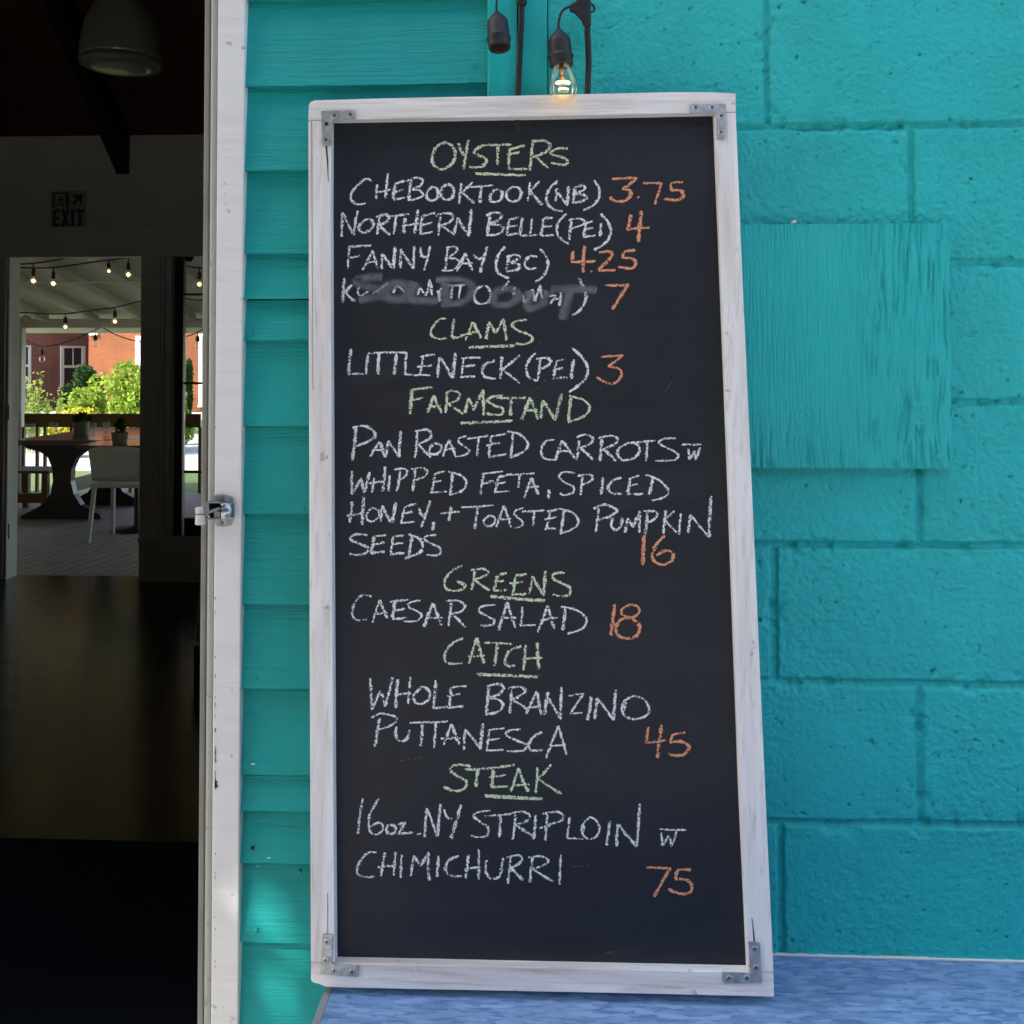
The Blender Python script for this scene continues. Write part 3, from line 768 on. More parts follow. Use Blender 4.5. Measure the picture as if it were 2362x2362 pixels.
LINES = [
 (300, "CHEBOOKTOOK(NB)", "175,235 150,225 110,255 80,295 82,325 110,342 148,338; 200,250 195,318; 250,200 240,315; 198,287 264,274; 282,250 275,320; 282,248 327,235; 278,286 324,275; 275,320 327,310; 358,225 345,320; 335,235 375,220 410,228 400,255 360,275; 360,275 400,280 410,300 380,318 340,322; 455,262 430,285 430,312 450,325 475,315 482,290 470,265 450,262; 520,250 500,268 495,295 508,318 535,318 553,295 550,265 525,248; 588,245 578,340; 640,240 588,290; 590,285 648,337; 630,262 735,254; 680,260 674,335; 745,273 722,300 725,325 748,332 772,318 778,290 765,275 742,275; 820,265 798,290 800,318 825,330 855,318 865,290 850,265 816,264; 905,240 895,327; 948,235 898,287; 905,285 962,346; 1035,235 1000,265 980,305 990,345 1020,368 1055,375; 1030,270 1022,328; -1030,285 1075,346 1085,253; 1085,256 1076,346; 1112,260 1103,332; 1103,265 1145,255 1160,270 1115,295; 1115,295 1155,300 1168,315 1140,330 1098,336; 1200,232 1222,265 1225,305 1200,345 1150,370"),
 (300, "NORTHERN BELLE(PEI)", "40,378 35,492; 42,380 91,484; 110,372 92,484; 140,418 118,440 120,465 145,472 175,455 183,430 165,412 138,417; 212,395 200,482; 195,400 235,390 255,400 245,422 205,440; 210,440 260,482; 255,400 348,388; 287,395 275,480; 330,405 322,478; 388,368 372,476; 315,441 392,430; 410,395 400,480; 410,395 470,380; 402,438 454,425; 400,480 457,470; 492,395 483,488; 470,395 515,382 550,395 535,425 490,440; 495,440 557,483; 572,405 555,482; -572,405 622,486 635,360; 634,362 623,488; 722,395 708,482; 700,395 745,380 775,392 760,415 715,435; 720,435 770,440 782,460 755,480 703,486; 808,420 798,484; 806,415 852,400; 800,447 847,440; 798,486 852,478; -870,405 858,486 892,485; -914,405 905,486 942,483; 967,410 955,487; 965,408 1012,405; 958,446 1007,442; 955,488 1014,485; 1075,385 1040,420 1028,460 1045,500 1087,526; 1097,420 1085,507; 1083,416 1130,408 1158,422 1140,440 1095,454; 1162,430 1152,492; 1162,428 1197,419; 1155,460 1197,450; 1150,493 1207,485; 1233,430 1228,490; 1228,385 1262,420 1278,465 1262,510 1225,540 1200,552"),
 (550, "FANNY BAY (BC)", "72,38 65,142; 68,38 172,32; 68,90 120,78; 180,55 133,146; 180,55 202,140; 150,113 200,108; 222,72 220,142; -222,70 272,138 284,36; 282,40 276,140; 310,50 308,137; -308,50 365,138 372,36; 371,40 366,140; 400,40 405,80 432,85; 445,35 416,147; 525,40 515,147; 518,42 560,38 570,55 525,90; 525,90 565,95 580,115 550,145 498,148; 605,68 568,152; 605,68 642,148; 582,119 640,115; 645,75 665,95 690,88; 708,38 676,157; 790,38 760,75 748,120 760,160 810,186; 810,78 798,152; 796,85 840,75 858,88 815,112; 815,112 855,120 850,142 798,153; 938,85 905,82 882,105 885,130 910,140 934,135; 950,48 980,85 987,130 965,175 928,202"),
 (550, "K, half rubbed out", "50,180 40,297; 85,213 50,248; 48,245 98,291; 118,220 110,250 125,264 158,245; 180,255 250,205; 290,213 275,252; 292,215 330,248; 385,262 398,228; -398,228 425,262 443,190; 443,192 452,262; 475,250 500,230; 525,217 605,214; 547,215 540,277; 583,215 577,277; 485,240 490,292; 690,215 655,240 648,280 675,302 715,290 724,250 700,216; 808,195 775,240; 830,260 835,225; 868,262 885,302; -885,302 917,238 928,292; 952,215 925,290; 950,218 962,278; 990,265 1022,265 1010,285 998,302; 1047,248 1040,312; 1022,282 1057,274; 1128,183 1155,230 1162,280 1137,330 1100,354"),
 (780, "LITTLENECK (PEI)", "-80,48 68,166 137,166; 160,70 148,167; 158,70 250,66 337,67; 208,72 205,167; 288,72 277,167; -335,65 328,166 388,172; 412,85 398,167; 398,87 467,74; 383,131 452,125; 385,169 447,172; 490,85 478,182; -490,85 547,184 561,68; 560,72 550,183; 600,95 588,182; 588,92 677,90; 593,131 652,125; 583,181 652,178; 742,104 700,120 685,150 700,180 747,186; 775,85 768,187; 857,78 773,147; 773,140 857,207; 930,68 895,110 888,150 905,185 942,196; 952,95 940,192; 933,96 985,92 1002,110 980,130 943,146; 1027,110 1015,187; 1025,106 1064,98; 1018,146 1057,138; 1010,187 1077,182; 1107,98 1095,187; 1100,45 1150,95 1172,150 1150,200 1086,249"),
 (780, "PAN ROASTED CARROTS w", "102,415 85,564; 86,413 140,405 180,425 190,455 150,480 93,500; 212,475 168,547; 212,475 237,550; 188,516 234,515; 252,475 242,548; -252,473 300,547 309,428; 308,430 301,547; 385,430 374,552; 373,431 430,422 450,440 440,465 383,490; 390,490 447,550; 458,490 440,510 445,532 475,535 495,515 490,490 460,486; 530,470 503,547; 530,468 562,547; 513,515 562,510; 612,452 580,460 575,480 605,500 625,520 600,540 558,545; 615,464 712,450; 668,460 661,547; 727,455 715,547; 723,453 797,441; 703,496 767,484; 713,549 797,535; 827,435 815,552; 800,428 860,445 895,485 880,520 813,553; 1017,468 980,475 958,505 960,540 985,560 1022,560; 1052,473 1023,562; -1052,473 1085,515 1112,556; 1033,526 1087,520; 1132,470 1120,562; 1118,456 1165,445 1195,460 1185,485 1128,510; 1140,510 1197,561; 1237,465 1228,567; 1220,460 1280,450 1310,465 1295,490 1233,516; 1245,514 1302,567; 1355,485 1315,510 1310,540 1335,562 1380,555 1410,525 1400,490 1352,482; 1350,485 1482,473; 1446,480 1440,567; 1577,462 1520,465 1500,485 1545,510 1588,535 1570,562 1483,566; 1603,490 1697,490; -1635,510 1640,558 1662,520 1670,562 1690,505"),
 (1060, "WHIPPED FETA, SPICED", "-85,53 85,157 126,88 140,152 166,58; 187,85 175,152; 236,33 225,147; 163,111 237,100; 259,73 252,147; 306,55 290,147; 278,46 330,42 338,65 320,85 293,96; 376,50 364,150; 353,46 410,38 430,55 415,80 368,96; 466,70 450,152; 463,67 512,54; 453,106 502,95; 443,152 522,148; 547,60 535,162; 528,55 590,75 612,110 590,145 533,163; 692,65 675,162; 683,66 780,55; 683,113 737,100; 758,85 742,150; 758,82 817,65; 743,111 792,105; 738,151 810,145; 800,70 925,64; 858,70 850,130; 912,85 878,177; 912,85 944,162; 886,131 947,125; 993,138 987,182; 1112,62 1060,58 1040,80 1065,105 1105,125 1105,150 1065,165 1043,155; 1147,80 1138,164; 1123,76 1180,68 1195,85 1175,105 1138,119; 1241,83 1232,160; 1327,84 1290,95 1265,130 1285,155 1332,158; 1367,85 1355,157; 1368,86 1410,72; 1358,121 1402,112; 1353,159 1427,158; 1472,80 1455,162; 1438,70 1500,95 1545,145 1520,175 1468,189"),
 (1060, "HONEY, + TOASTED PUMPKIN", "85,193 72,292; 138,168 130,302; 60,259 142,245; 170,228 152,250 155,278 180,285 205,265 205,235 174,222; 222,215 215,287; -222,212 267,292 287,198; 285,202 269,290; 326,225 310,292; 323,221 380,205; 313,251 362,240; 306,293 372,288; 392,223 405,255 425,258; 446,188 403,312; 461,288 455,327; 541,218 530,282; 493,249 580,240; 588,220 737,210; 666,215 650,320; 715,260 692,280 695,300 720,308 742,290 740,265 712,258; 785,213 750,312; 785,213 817,312; 763,276 817,272; 876,223 840,235 835,255 865,280 870,305 833,316; 868,240 972,235; 926,240 920,312; 997,240 980,322; 983,241 1032,230; 973,276 1027,265; 973,321 1027,318; 1062,230 1047,340; 1038,225 1100,245 1128,280 1110,315 1043,343; 1222,225 1208,334; 1198,226 1245,208 1295,225 1305,240 1265,265 1213,281; 1285,263 1280,305 1300,325 1325,305 1330,268; 1356,275 1342,337; -1356,270 1382,312 1411,238 1409,337; 1447,240 1435,347; 1428,236 1485,240 1490,260 1465,285 1438,291; 1531,235 1520,342; 1572,238 1525,277; 1525,275 1582,337; 1601,248 1592,347; 1647,255 1635,337; -1647,255 1730,357 1741,168; 1739,172 1732,357"),
 (1060, "SEEDS", "157,348 100,345 75,365 110,385 155,405 150,430 110,440 72,435; 186,355 172,432; 184,356 242,348; 176,391 234,382; 170,433 234,425; 273,358 262,437; 271,356 322,350; 263,393 320,385; 260,439 327,432; 361,355 345,452; 343,345 395,365 410,395 395,430 328,456; 472,348 430,352 420,370 455,390 490,410 485,440 428,440"),
 (1280, "CAESAR SALAD", "174,192 130,186 95,225 85,270 105,300 152,298; 213,208 178,312; 213,208 247,292; 188,271 247,267; 282,215 270,292; 260,216 347,207; 270,256 327,248; 268,296 337,290; 400,209 350,220 345,240 385,260 405,280 380,305 323,306; 456,223 416,332; 456,223 497,327; 423,291 502,289; 542,220 528,327; 518,213 575,212 605,235 585,262 533,271; 545,270 607,334; 747,230 690,235 668,255 700,280 740,300 730,322 678,326; 801,218 760,347; 801,218 837,337; 773,291 842,289; -870,238 862,326 932,325; 986,233 940,357; 986,233 1017,342; 953,301 1032,289; 1067,240 1055,347; 1048,238 1120,255 1165,295 1145,340 1078,364"),
 (1540, "WHOLE BRANZINO", "-168,48 175,192 216,108 237,178 271,43; 296,53 285,187; 353,43 343,168; 283,126 357,118; 402,93 370,125 372,155 400,168 440,145 440,110 415,88 396,92; -471,58 460,186 532,180; 541,95 533,187; 538,93 612,85; 523,131 584,122; 528,186 597,178; 717,80 705,212; 708,86 755,75 785,90 765,120 713,141; 720,140 765,150 780,175 755,205 698,216; 820,100 812,212; 803,96 855,88 885,105 860,130 813,151; 825,150 893,192; 936,108 886,212; 936,108 957,217; 878,186 952,180; 987,112 973,218; -985,130 1046,237 1051,88; 1050,92 1046,237; -1083,131 1152,120 1090,212 1147,208; 1187,133 1170,242; 1216,140 1203,237; -1216,140 1290,242 1301,103; 1300,107 1291,242; 1385,130 1345,150 1330,190 1345,225 1390,238 1440,222 1455,190 1435,150 1388,130; 1350,160 1335,200"),
 (1540, "PUTTANESCA", "211,233 190,364; 173,232 215,212 280,225 290,245 255,270 203,286; 290,273 285,310 305,338 335,330 350,288; 350,255 440,250; 409,258 400,362; 428,253 527,248; 471,255 462,372; 541,260 506,357; 541,260 577,354; 493,326 584,325; 606,285 600,380; -606,285 673,372 689,258; 687,262 675,377; 717,290 705,382; 710,290 787,280; 706,336 767,325; 703,383 782,380; 862,285 810,290 795,312 840,335 885,355 875,382 798,386; 962,297 920,320 900,355 910,382 962,380; 1036,268 978,417; 1036,268 1074,402; 983,361 1072,355"),
 (1820, "16oz NY STRIPLOIN w", "133,43 112,207; 209,43 170,110 160,160 175,205 210,205 228,175 210,155 168,172; 252,165 240,185 255,208 280,200 285,175 260,162; -298,166 332,150 298,205 367,199; 380,212 402,206; 429,88 420,222; -430,90 476,220 493,66; 492,70 479,220; 508,93 522,130 547,140; 587,73 540,232; 722,100 670,105 645,125 680,155 712,180 705,215 660,222 633,214; 693,126 822,114; 771,123 765,222; 837,115 825,232; 818,111 870,105 905,120 885,150 833,166; 840,165 925,218; 933,118 922,232; 948,181 1000,166; 986,115 975,237; 963,113 1030,105 1060,125 1040,150 983,166; -1087,128 1075,226 1150,231; 1180,130 1150,160 1145,205 1175,230 1210,220 1225,180 1205,140 1176,128; 1152,165 1148,205; 1273,148 1258,260; 1311,160 1305,264; -1311,160 1396,264 1411,68; 1410,72 1399,267; 1503,185 1627,188; -1510,202 1515,264 1546,214 1557,264 1582,192"),
 (1820, "CHIMICHURRI", "197,292 155,295 115,345 108,385 135,405 187,405; 236,293 218,402; 286,288 276,398; 203,361 287,355; 313,303 308,410; 370,308 355,402; -369,308 400,352 436,293 440,422; 483,308 475,407; 577,308 530,330 515,370 535,398 592,402; 621,303 608,412; 668,278 668,417; 603,371 677,360; 706,328 700,380 725,412 765,400 782,318; 817,310 802,437; 798,316 850,305 870,325 845,350 803,366; 815,365 872,422; 917,315 905,432; 898,316 955,310 990,330 960,355 908,369; 920,370 1012,426; 1049,298 1042,440"),
]
PRICES = [
 (300, "3.75", "-1283,226 1397,221 1330,275; 1330,270 1365,280 1368,305 1335,328 1290,325 1276,308; 1402,308; -1426,245 1512,245 1480,342; 1612,240 1560,245 1555,280; 1555,280 1600,278 1612,300 1590,322 1523,318"),
 (300, "4", "-1370,390 1355,459 1457,450; 1421,373 1405,517"),
 (550, "4.25", "-1106,58 1097,109 1207,105; 1156,33 1150,157; 1188,148; 1223,66 1265,60 1285,75 1260,105 1222,147; 1222,148 1300,145; 1392,54 1340,62 1332,90; 1332,90 1375,92 1392,112 1375,138 1310,130"),
 (550, "7", "-1253,215 1357,214 1284,327"),
 (780, "3", "-1233,86 1332,79 1265,131; 1265,131 1315,140 1327,170 1300,205 1260,207 1213,179"),
 (1060, "16", "1433,348 1425,487; 1430,352 1427,480; 1527,350 1490,390 1468,440 1480,470 1520,485 1560,465 1562,430 1530,420 1488,441"),
 (1280, "18", "1296,228 1277,372; 1375,228 1335,245 1330,275 1375,288 1408,265 1405,240 1372,228; 1370,290 1330,295 1304,330 1310,370 1355,386 1400,370 1408,325 1370,290 1340,290"),
 (1540, "45", "-1451,273 1440,346 1532,335; 1513,263 1492,417; 1622,299 1567,310 1550,345; 1550,345 1600,340 1638,365 1615,400 1570,405 1543,394"),
 (1820, "75", "-1443,362 1552,366 1477,497; 1647,372 1590,375 1575,415; 1575,415 1630,420 1652,450 1640,478 1595,482 1543,461"),
]
off = REC + .0003
for i, (y0, txt, s) in enumerate(HEADS):
    ribbon_obj("chalk_heading", P(s), y0, 7.4, M_CHALKG, off, seed=i, label="green chalk heading reading " + txt)
for i, (y0, txt, s) in enumerate(LINES):
    ribbon_obj("chalk_line", P(s), y0, 7.0, M_CHALKW, off, seed=50 + i, label="white chalk line reading " + txt)
for i, (y0, txt, s) in enumerate(PRICES):
    ribbon_obj("chalk_price", P(s), y0, 8.0, M_CHALKO, off, seed=90 + i, label="orange chalk price reading " + txt)
sm = "225,178 150,182 105,196 130,215 200,238 205,265 115,285; 290,205 245,222 240,265 290,280 340,262 335,220 285,205; 375,200 352,268 385,285 480,288; 470,193 580,190 640,228 600,290 495,305; 520,205 515,300; 800,228 745,250 745,300 805,305 850,270 840,240 795,228; 905,240 895,305 915,322 960,300 985,240; 1000,235 1100,232 1215,238; 1090,235 1075,300 1053,375"
ribbon_obj("smeared_words", P(sm), 550, 29, M_SMEAR, off + .0002, .12, 5, "wet grey smear reading SOLD OUT over the rubbed line")
M_FAINT = chalk("faint chalk", (.25, .26, .27), .5)
mk = "950,490 958,476; 1400,1005 1432,965; 1530,700 1560,665; 1760,1520 1768,1528; 1285,1940; 1365,1858 1360,1846; 1675,2060; 900,700 945,690; 1580,1658; 1100,2900 1180,2890; 1240,3300 1330,3285; 300,2410 420,2395"
for i, st_ in enumerate(P(mk)):
    ribbon_obj("chalk_tick", [st_], 550, 1.7, M_FAINT, off, seed=3 + i)

# ================================================================== FRONT STRING LIGHTS
def socket_parts(par, top, bot, rr, tilt=0.0, name="socket"):
    """moulded lamp holder from top (neck) to bot (mouth)"""
    ax = (bot - top); Lh = ax.length; ax.normalize()
    prof = [(0, 0), (.18, 0), (.22, .01), (.30, .06), (.42, .10), (.80, .22), (.95, .30), (.98, .40), (1.0, .66), (1.0, .70), (1.10, .72), (1.12, .77), (1.02, .80), (1.02, .97), (.98, 1.0), (.80, 1.0), (.74, .9), (.70, .6), (0, .6)]
    o = MB().lathe([(r_ * rr, z * Lh) for r_, z in prof], top, 28, ax).build(name, M_RUB, par)
    for p in o.data.polygons: p.use_smooth = True
    MB().lathe([(.78 * rr, Lh * .985), (.73 * rr, Lh * .9), (.69 * rr, Lh * .61), (0, Lh * .605)], top, 24, ax).build("socket_liner", M_SOCK, o, True)
    return o, ax
YS = -.045
sA = thing("string_light", "black light cable with an empty bulb socket above the clapboard corner", "string light", "outdoor string lights")
pxr = lambda n, Y=YS: n * (CAM.y - Y) * -1 / F
cbl = [W(u, v, Y) for u, v, Y in ((1203, -40, -.030), (1203, 10, -.030), (1202, 60, -.028), (1199, 120, -.026), (1196, 180, -.024), (1194, 240, -.022), (1193, 330, -.020), (1192, 420, -.014))]
MB().tube(cbl, pxr(7.4), 14).build("cable", M_RUB, sA, True)
p0 = W(1203, -60, -.030); p1 = W(1203, 13, -.030)
MB().tube([p0, W(1203, 8, -.030), p1], [pxr(12.5), pxr(12.5), pxr(10.5)], 16).build("cable_sleeve", M_RUB, sA, True)
MB().tube([W(u, v, YS) for u, v in ((1170, -90), (1152, -40), (1146, 0), (1145, 18), (1146, 32))], pxr(2.6), 10).build("lead", M_RUB, sA, True)
so_, _ = socket_parts(sA, W(1146, 26, YS), W(1152, 111, YS - .016), pxr(25.5))
sB = thing("string_light", "black light cable holding a lit clear bulb behind the top of the chalkboard", "string light", "outdoor string lights")
cbl = [W(u, v, Y) for u, v, Y in ((1356, 40, -.040), (1355, 75, -.038), (1357, 110, -.036), (1358, 150, -.034), (1356, 190, -.030), (1355, 230, -.024), (1356, 330, -.012), (1357, 420, -.008))]
MB().tube(cbl, pxr(7.2), 14).build("cable", M_RUB, sB, True)
mb = MB()
yk = -.046
mb.prism([W(u, v, yk) for u, v in ((1333, -40), (1364, -40), (1363, 30), (1364, 58), (1348, 60), (1340, 42), (1326, 27), (1313, 22), (1314, 8), (1330, 0))], (0, .012, 0))
mb.build("connector", M_RUB, sB, bevel=.003)
ring = [W(1364 + 8.5 * math.cos(t) - 1, 19 + 9 * math.sin(t), yk + .006) for t in np.linspace(-1.9, 1.9, 16)]
MB().tube(ring, pxr(2.4), 8).build("hanging_loop", M_RUB, sB, True)
MB().tube([W(*q, YS) for q in smooth_curve([(1318, 14), (1304, 19), (1294, 30), (1289, 48), (1288, 72)], 5)], pxr(3.2), 10).build("lead", M_RUB, sB, True)
so_, ax = socket_parts(sB, W(1288, 66, YS), W(1295, 153, YS - .003), pxr(27))
bt = W(1295, 150, YS - .003)
prof = [(0, 0), (18, 0), (20, 8), (24, 20), (29, 34), (32, 47), (33, 56), (31, 68), (25, 79), (14, 87), (0, 90)]
bulb = MB().lathe([(pxr(r_), pxr(z)) for r_, z in prof], bt, 32, ax).build("bulb", M_BULB, sB, True)
MB().tube([bt, bt + ax * pxr(22)], [pxr(6), pxr(3)], 10).build("filament_stem", M_COPPER, bulb, True)
fl = MB()
for k in range(5):
    t = -.9 + .45 * k
    fl.tube([bt + ax * pxr(24), bt + ax * pxr(40) + Vector((pxr(13) * math.sin(t), pxr(10) * math.cos(t * 2), 0))], pxr(.8), 6)
fl.build("filament_support", M_COPPER, bulb)
loop = [bt + ax * pxr(43 + (1.5 if k % 2 else -1.5)) + Vector((pxr(14) * math.sin(t), -pxr(8) * math.cos(t), 0)) for k, t in enumerate(np.linspace(-1.5, 1.5, 15))]
MB().tube(loop, pxr(2.6), 8).build("filament", M_FIL, bulb, True)
loop = [bt + ax * pxr(58) + Vector((pxr(11) * math.sin(t), -pxr(8) * math.cos(t), 0)) for t in np.linspace(-1.4, 1.4, 9)]
MB().tube(loop, pxr(1.5), 6).build("filament", M_FIL, bulb, True)

# ================================================================== DINING ROOM
dr = thing("dining_room_wall", "dim off white rear wall of the dining room with doorway to the porch", "wall")
zc = W(300, 312, BW).z
def zx(u, v, Y=BW): p = W(u, v, Y); return p.x, p.z
xo0, zh = zx(22, 592); xo1, _ = zx(326, 592); xs0, zs1 = zx(398, 556); xs1, zs0 = zx(520, 1238)
T = .15
mb = MB().box((-9, BW, 0), (xo0, BW + T, zc + .6)).box((xo0, BW, zh), (xo1, BW + T, zc + .6)).box((xo1, BW, 0), (xs0, BW + T, zc + .6))
mb.box((xs0, BW, zs1), (xs1, BW + T, zc + .6)).box((xs0, BW, 0), (xs1, BW + T, zs0)).box((xs1, BW, 0), (3, BW + T, zc + .6))
mb.build("plaster", M_IWALL, dr)
mb = MB()
for (v0, v1, d) in ((526, 534, .05), (534, 549, .035), (549, 592, .018)):
    a_, z1 = zx(0, v0); b_, z0 = zx(392, v1); mb.box((-9, BW - d, z0), (zx(463, v0)[0] + 1, BW - .0005, z1))
mb.build("head_moulding", M_ITRIM, dr)
mb = MB()
for (u0, u1, d) in ((327, 362, .014), (364, 371, .022), (373, 380, .022), (382, 396, .016)):
    mb.box((zx(u0, 900)[0], BW - d, zx(0, 1244)[1]), (zx(u1, 900)[0], BW - .0005, zh - .001))
mb.build("pilaster", M_ITRIM, dr)
mb = MB()
for (u0, v0, u1, v1, d) in ((324, 1240, 560, 1251, .05), (326, 1251, 560, 1270, .018), (326, 1270, 333, 1312, .016), (333, 1314, 560, 1345, .022), (326, 1312, 333, 1345, .022)):
    xa, za = zx(u0, v0); xb_, zb_ = zx(u1, v1); mb.box((xa, BW - d, max(0, zb_)), (xb_, BW - .0005, za))
mb.build("dado_panel", M_ITRIM, dr)
# other walls / ceiling of the room
sw = thing("side_wall", "dark side walls and front inner lining of the dining room", "wall")
MB().box((-9.15, .111, 0), (-9.001, BW, 4.6)).box((3.001, .125, 0), (3.15, BW, 4.6)).build("plaster", M_IWALL, sw)
MB().box((-9, .111, 0), (WX0, .125, 4.6)).box((WX1, .111, 0), (xl0 - .03, .125, 4.6)).box((WX0, .111, 0), (WX1, .125, WZ0)).box((WX0, .111, WZ1), (WX1, .125, 4.6)).box((W(478, 1200, .05).x, .121, 0), (3, .14, 4.6)).box((xl0 - .03, .111, 2.5), (W(478, 1200, .05).x, .125, 4.6)).build("lining", M_IWALL, sw)
ce = thing("ceiling", "sloping dark stained board ceiling over the dining room", "ceiling")
sl = .81
mb = MB().prism([(-9.1, BW + .2, zc - .2 * sl), (3.1, BW + .2, zc - .2 * sl), (3.1, BW - 1.6, zc + 1.6 * sl), (-9.1, BW - 1.6, zc + 1.6 * sl)], (0, 0, .1))
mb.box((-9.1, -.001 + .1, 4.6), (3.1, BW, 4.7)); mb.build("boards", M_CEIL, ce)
rp = [W(268, 402, BW - .001), W(299, 402, BW - .001)]
bm_ = thing("roof_beam", "dark square rafter running down under the ceiling to the rear wall", "beam")
ht = .32
dv = Vector((0, -1.55, 1.55 * sl))
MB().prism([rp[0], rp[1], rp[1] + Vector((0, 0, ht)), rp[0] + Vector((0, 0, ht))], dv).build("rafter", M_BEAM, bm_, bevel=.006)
# exit sign
ex = thing("exit_sign", "green and pale EXIT sign with running figure and arrow on the rear wall", "sign")
Ye = BW - .012
mb = MB(); pxbox(mb, 116, 440, 198, 527, Ye, .011); mb.build("plate", M_EXITBG, ex)
Yg = Ye - .002
def ep(mb, pts): return mb.prism([W(u, v, Yg) for u, v in pts], (0, .0019, 0))
mb = MB()
def eb(u0, v0, u1, v1): ep(mb, [(u0, v0), (u1, v0), (u1, v1), (u0, v1)])
# letters E X I T
eb(122, 483, 128, 523); eb(128.2, 483, 138, 489); eb(128.2, 500, 136.5, 506); eb(128.2, 517, 138, 523)
ep(mb, [(141, 483), (147.5, 483), (160, 523), (153.5, 523)]); 
mb2 = MB(); mb2.prism([W(u, v, Yg - .001) for u, v in [(153.5, 483), (160, 483), (147.5, 523), (141, 523)]], (0, .0009, 0)); mb2.build("letter_stroke", M_EXIT, ex)
eb(164, 483, 170.5, 523); eb(174, 483, 194, 489); eb(181, 489.2, 187.5, 523)
mb.build("letters", M_EXIT, ex)
mb = MB()
# door pictogram : frame
eb(121, 444, 159, 447.5); eb(121, 447.7, 126, 478); eb(152, 447.7, 159, 478)
# running man
mb.lathe([(0, .0019), (.0065, .0019), (.0065, 0), (0, 0)], W(143, 453.5, Yg + .0019), 12, (0, -1, 0))
ep(mb, [(138, 457), (144, 458), (143, 466), (139, 466)]); ep(mb, [(144, 458.5), (150, 461), (149, 463.5), (143.8, 461)]); ep(mb, [(138, 457.5), (133, 460), (131, 465), (133, 466), (135, 462), (138, 461)])
ep(mb, [(139, 466.2), (143, 466.2), (147, 471), (146, 478), (143, 478), (143.5, 472)]); ep(mb, [(139, 466.4), (141, 468), (136, 474), (129, 475), (129, 472), (135, 471)])
mb.build("door_pictogram", M_EXIT, ex)
mb = MB(); ep(mb, [(167, 449), (190, 447.5), (189, 471), (184, 466), (182, 459), (170, 474), (166, 470), (177, 457), (172, 455)]); mb.build("arrow", M_EXIT, ex)
# sidelight window
sl_ = thing("sidelight_window", "narrow mahogany sidelight with stacked panes right of the porch doorway", "window")
ys = BW + .03
def dbox(mb, u0, v0, u1, v1, Y, th):
    a_ = W(u0, v1, Y); b_ = W(u1, v0, Y); mb.box((a_.x, Y, a_.z), (b_.x, Y + th, b_.z))
mb = MB(); dbox(mb, 399, 557, 424, 1237, ys, .06); dbox(mb, 424.2, 557, 519, 577, ys, .06); dbox(mb, 424.2, 1196, 519, 1237, ys, .06); dbox(mb, 505, 577.2, 519, 1195.8, ys, .06)
mb.build("sash", M_MAHOG, sl_)
mb = MB()
for v in (679, 884, 1089): dbox(mb, 424.3, v - 2.6, 504.8, v + 2.6, ys + .012, .03)
mb.build("glazing_bar", M_MAHOG, sl_)
mb = MB(); dbox(mb, 424.1, 577.1, 505, 1195.9, ys + .025, .004); mb.build("pane", M_PANE, sl_)
MB().lathe([(0, .001), (.038, .001), (.038, 0)], W(436, 592, ys + .024), 24, (0, -1, 0)).build("round_sticker", Mat("dark sticker", (.02, .03, .035), .5).m, sl_)
# porch door jamb at left
pj = thing("porch_door_frame", "folded back porch door edge with hinges at the left of the doorway", "door frame")
mb = MB(); dbox(mb, -60, 596, 13, 1335, BW - .02, .018); mb.build("casing", M_ITRIM, pj)
mb = MB(); dbox(mb, 15, 596, 24, 1333, BW + .01, .05); mb.build("door_edge", M_ITRIM, pj)
for v in (678, 950, 1225):
    mb = MB(); p = W(20, v + 18, BW + .004); mb.lathe([(.006, 0), (.006, .11)], p, 8); mb.build("hinge", M_SCREW, pj)
# pendant lamp
pd = thing("pendant_lamp", "dim dome pendant lamp hanging in the dark dining room", "lamp")
Yp = 2.3
pc = W(279, 138, Yp); ss = (W(368, 150, Yp).x - W(190, 150, Yp).x) / 2
prof = [(1.0, -.02), (1.0, .05), (.985, .30), (.94, .62), (.86, .95), (.72, 1.25), (.52, 1.52), (.34, 1.68), (.16, 1.76), (0, 1.78)]
sh = MB().lathe([(r_ * ss, z * ss) for r_, z in prof] , pc, 40).build("shade", M_SMOKE, pd, True)
sh.modifiers.new("solid", 'SOLIDIFY').thickness = .003
MB().lathe([(1.0 * ss, -.16 * ss), (1.005 * ss, -.02 * ss), (.98 * ss, -.03 * ss), (.94 * ss, -.18 * ss), (.6 * ss, -.24 * ss), (0, -.25 * ss)], pc, 40).build("diffuser", M_SMOKE, pd, True)
MB().lathe([(.3 * ss, .3 * ss), (.3 * ss, .34 * ss), (0, .34 * ss)], pc, 20).build("lamp_holder", M_BLACK, pd)
MB().tube([pc + Vector((0, 0, 1.77 * ss)), Vector((pc.x, pc.y, 4.59))], .004, 8).build("cord", M_BLACK, pd)
# mat & broom
mtq = G(100, 1943).y
o = MB().box((-4.5, .25, .0005), (1.2, mtq, .012)).build("door_mat", M_MAT); tag(o, "large black door mat on the dark floor inside the doorway", "mat")
bk_ = thing("push_broom", "thin dark broom leaning against the wall inside the door", "broom")
f0 = G(456, 1580); 
MB().tube([W(450, 1480, f0.y) , W(464, 1356, f0.y + .05), W(478, 1232, f0.y + .10)], .009, 8).build("handle", M_SHADE, bk_)
p = W(456, 1580, f0.y); MB().prism([p + Vector((-.02, 0, 0)), p + Vector((.10, 0, 0)), W(458, 1490, f0.y) + Vector((.03, 0, 0)), W(447, 1490, f0.y)], (0, .05, 0)).build("brush_head", M_BLACK, bk_)

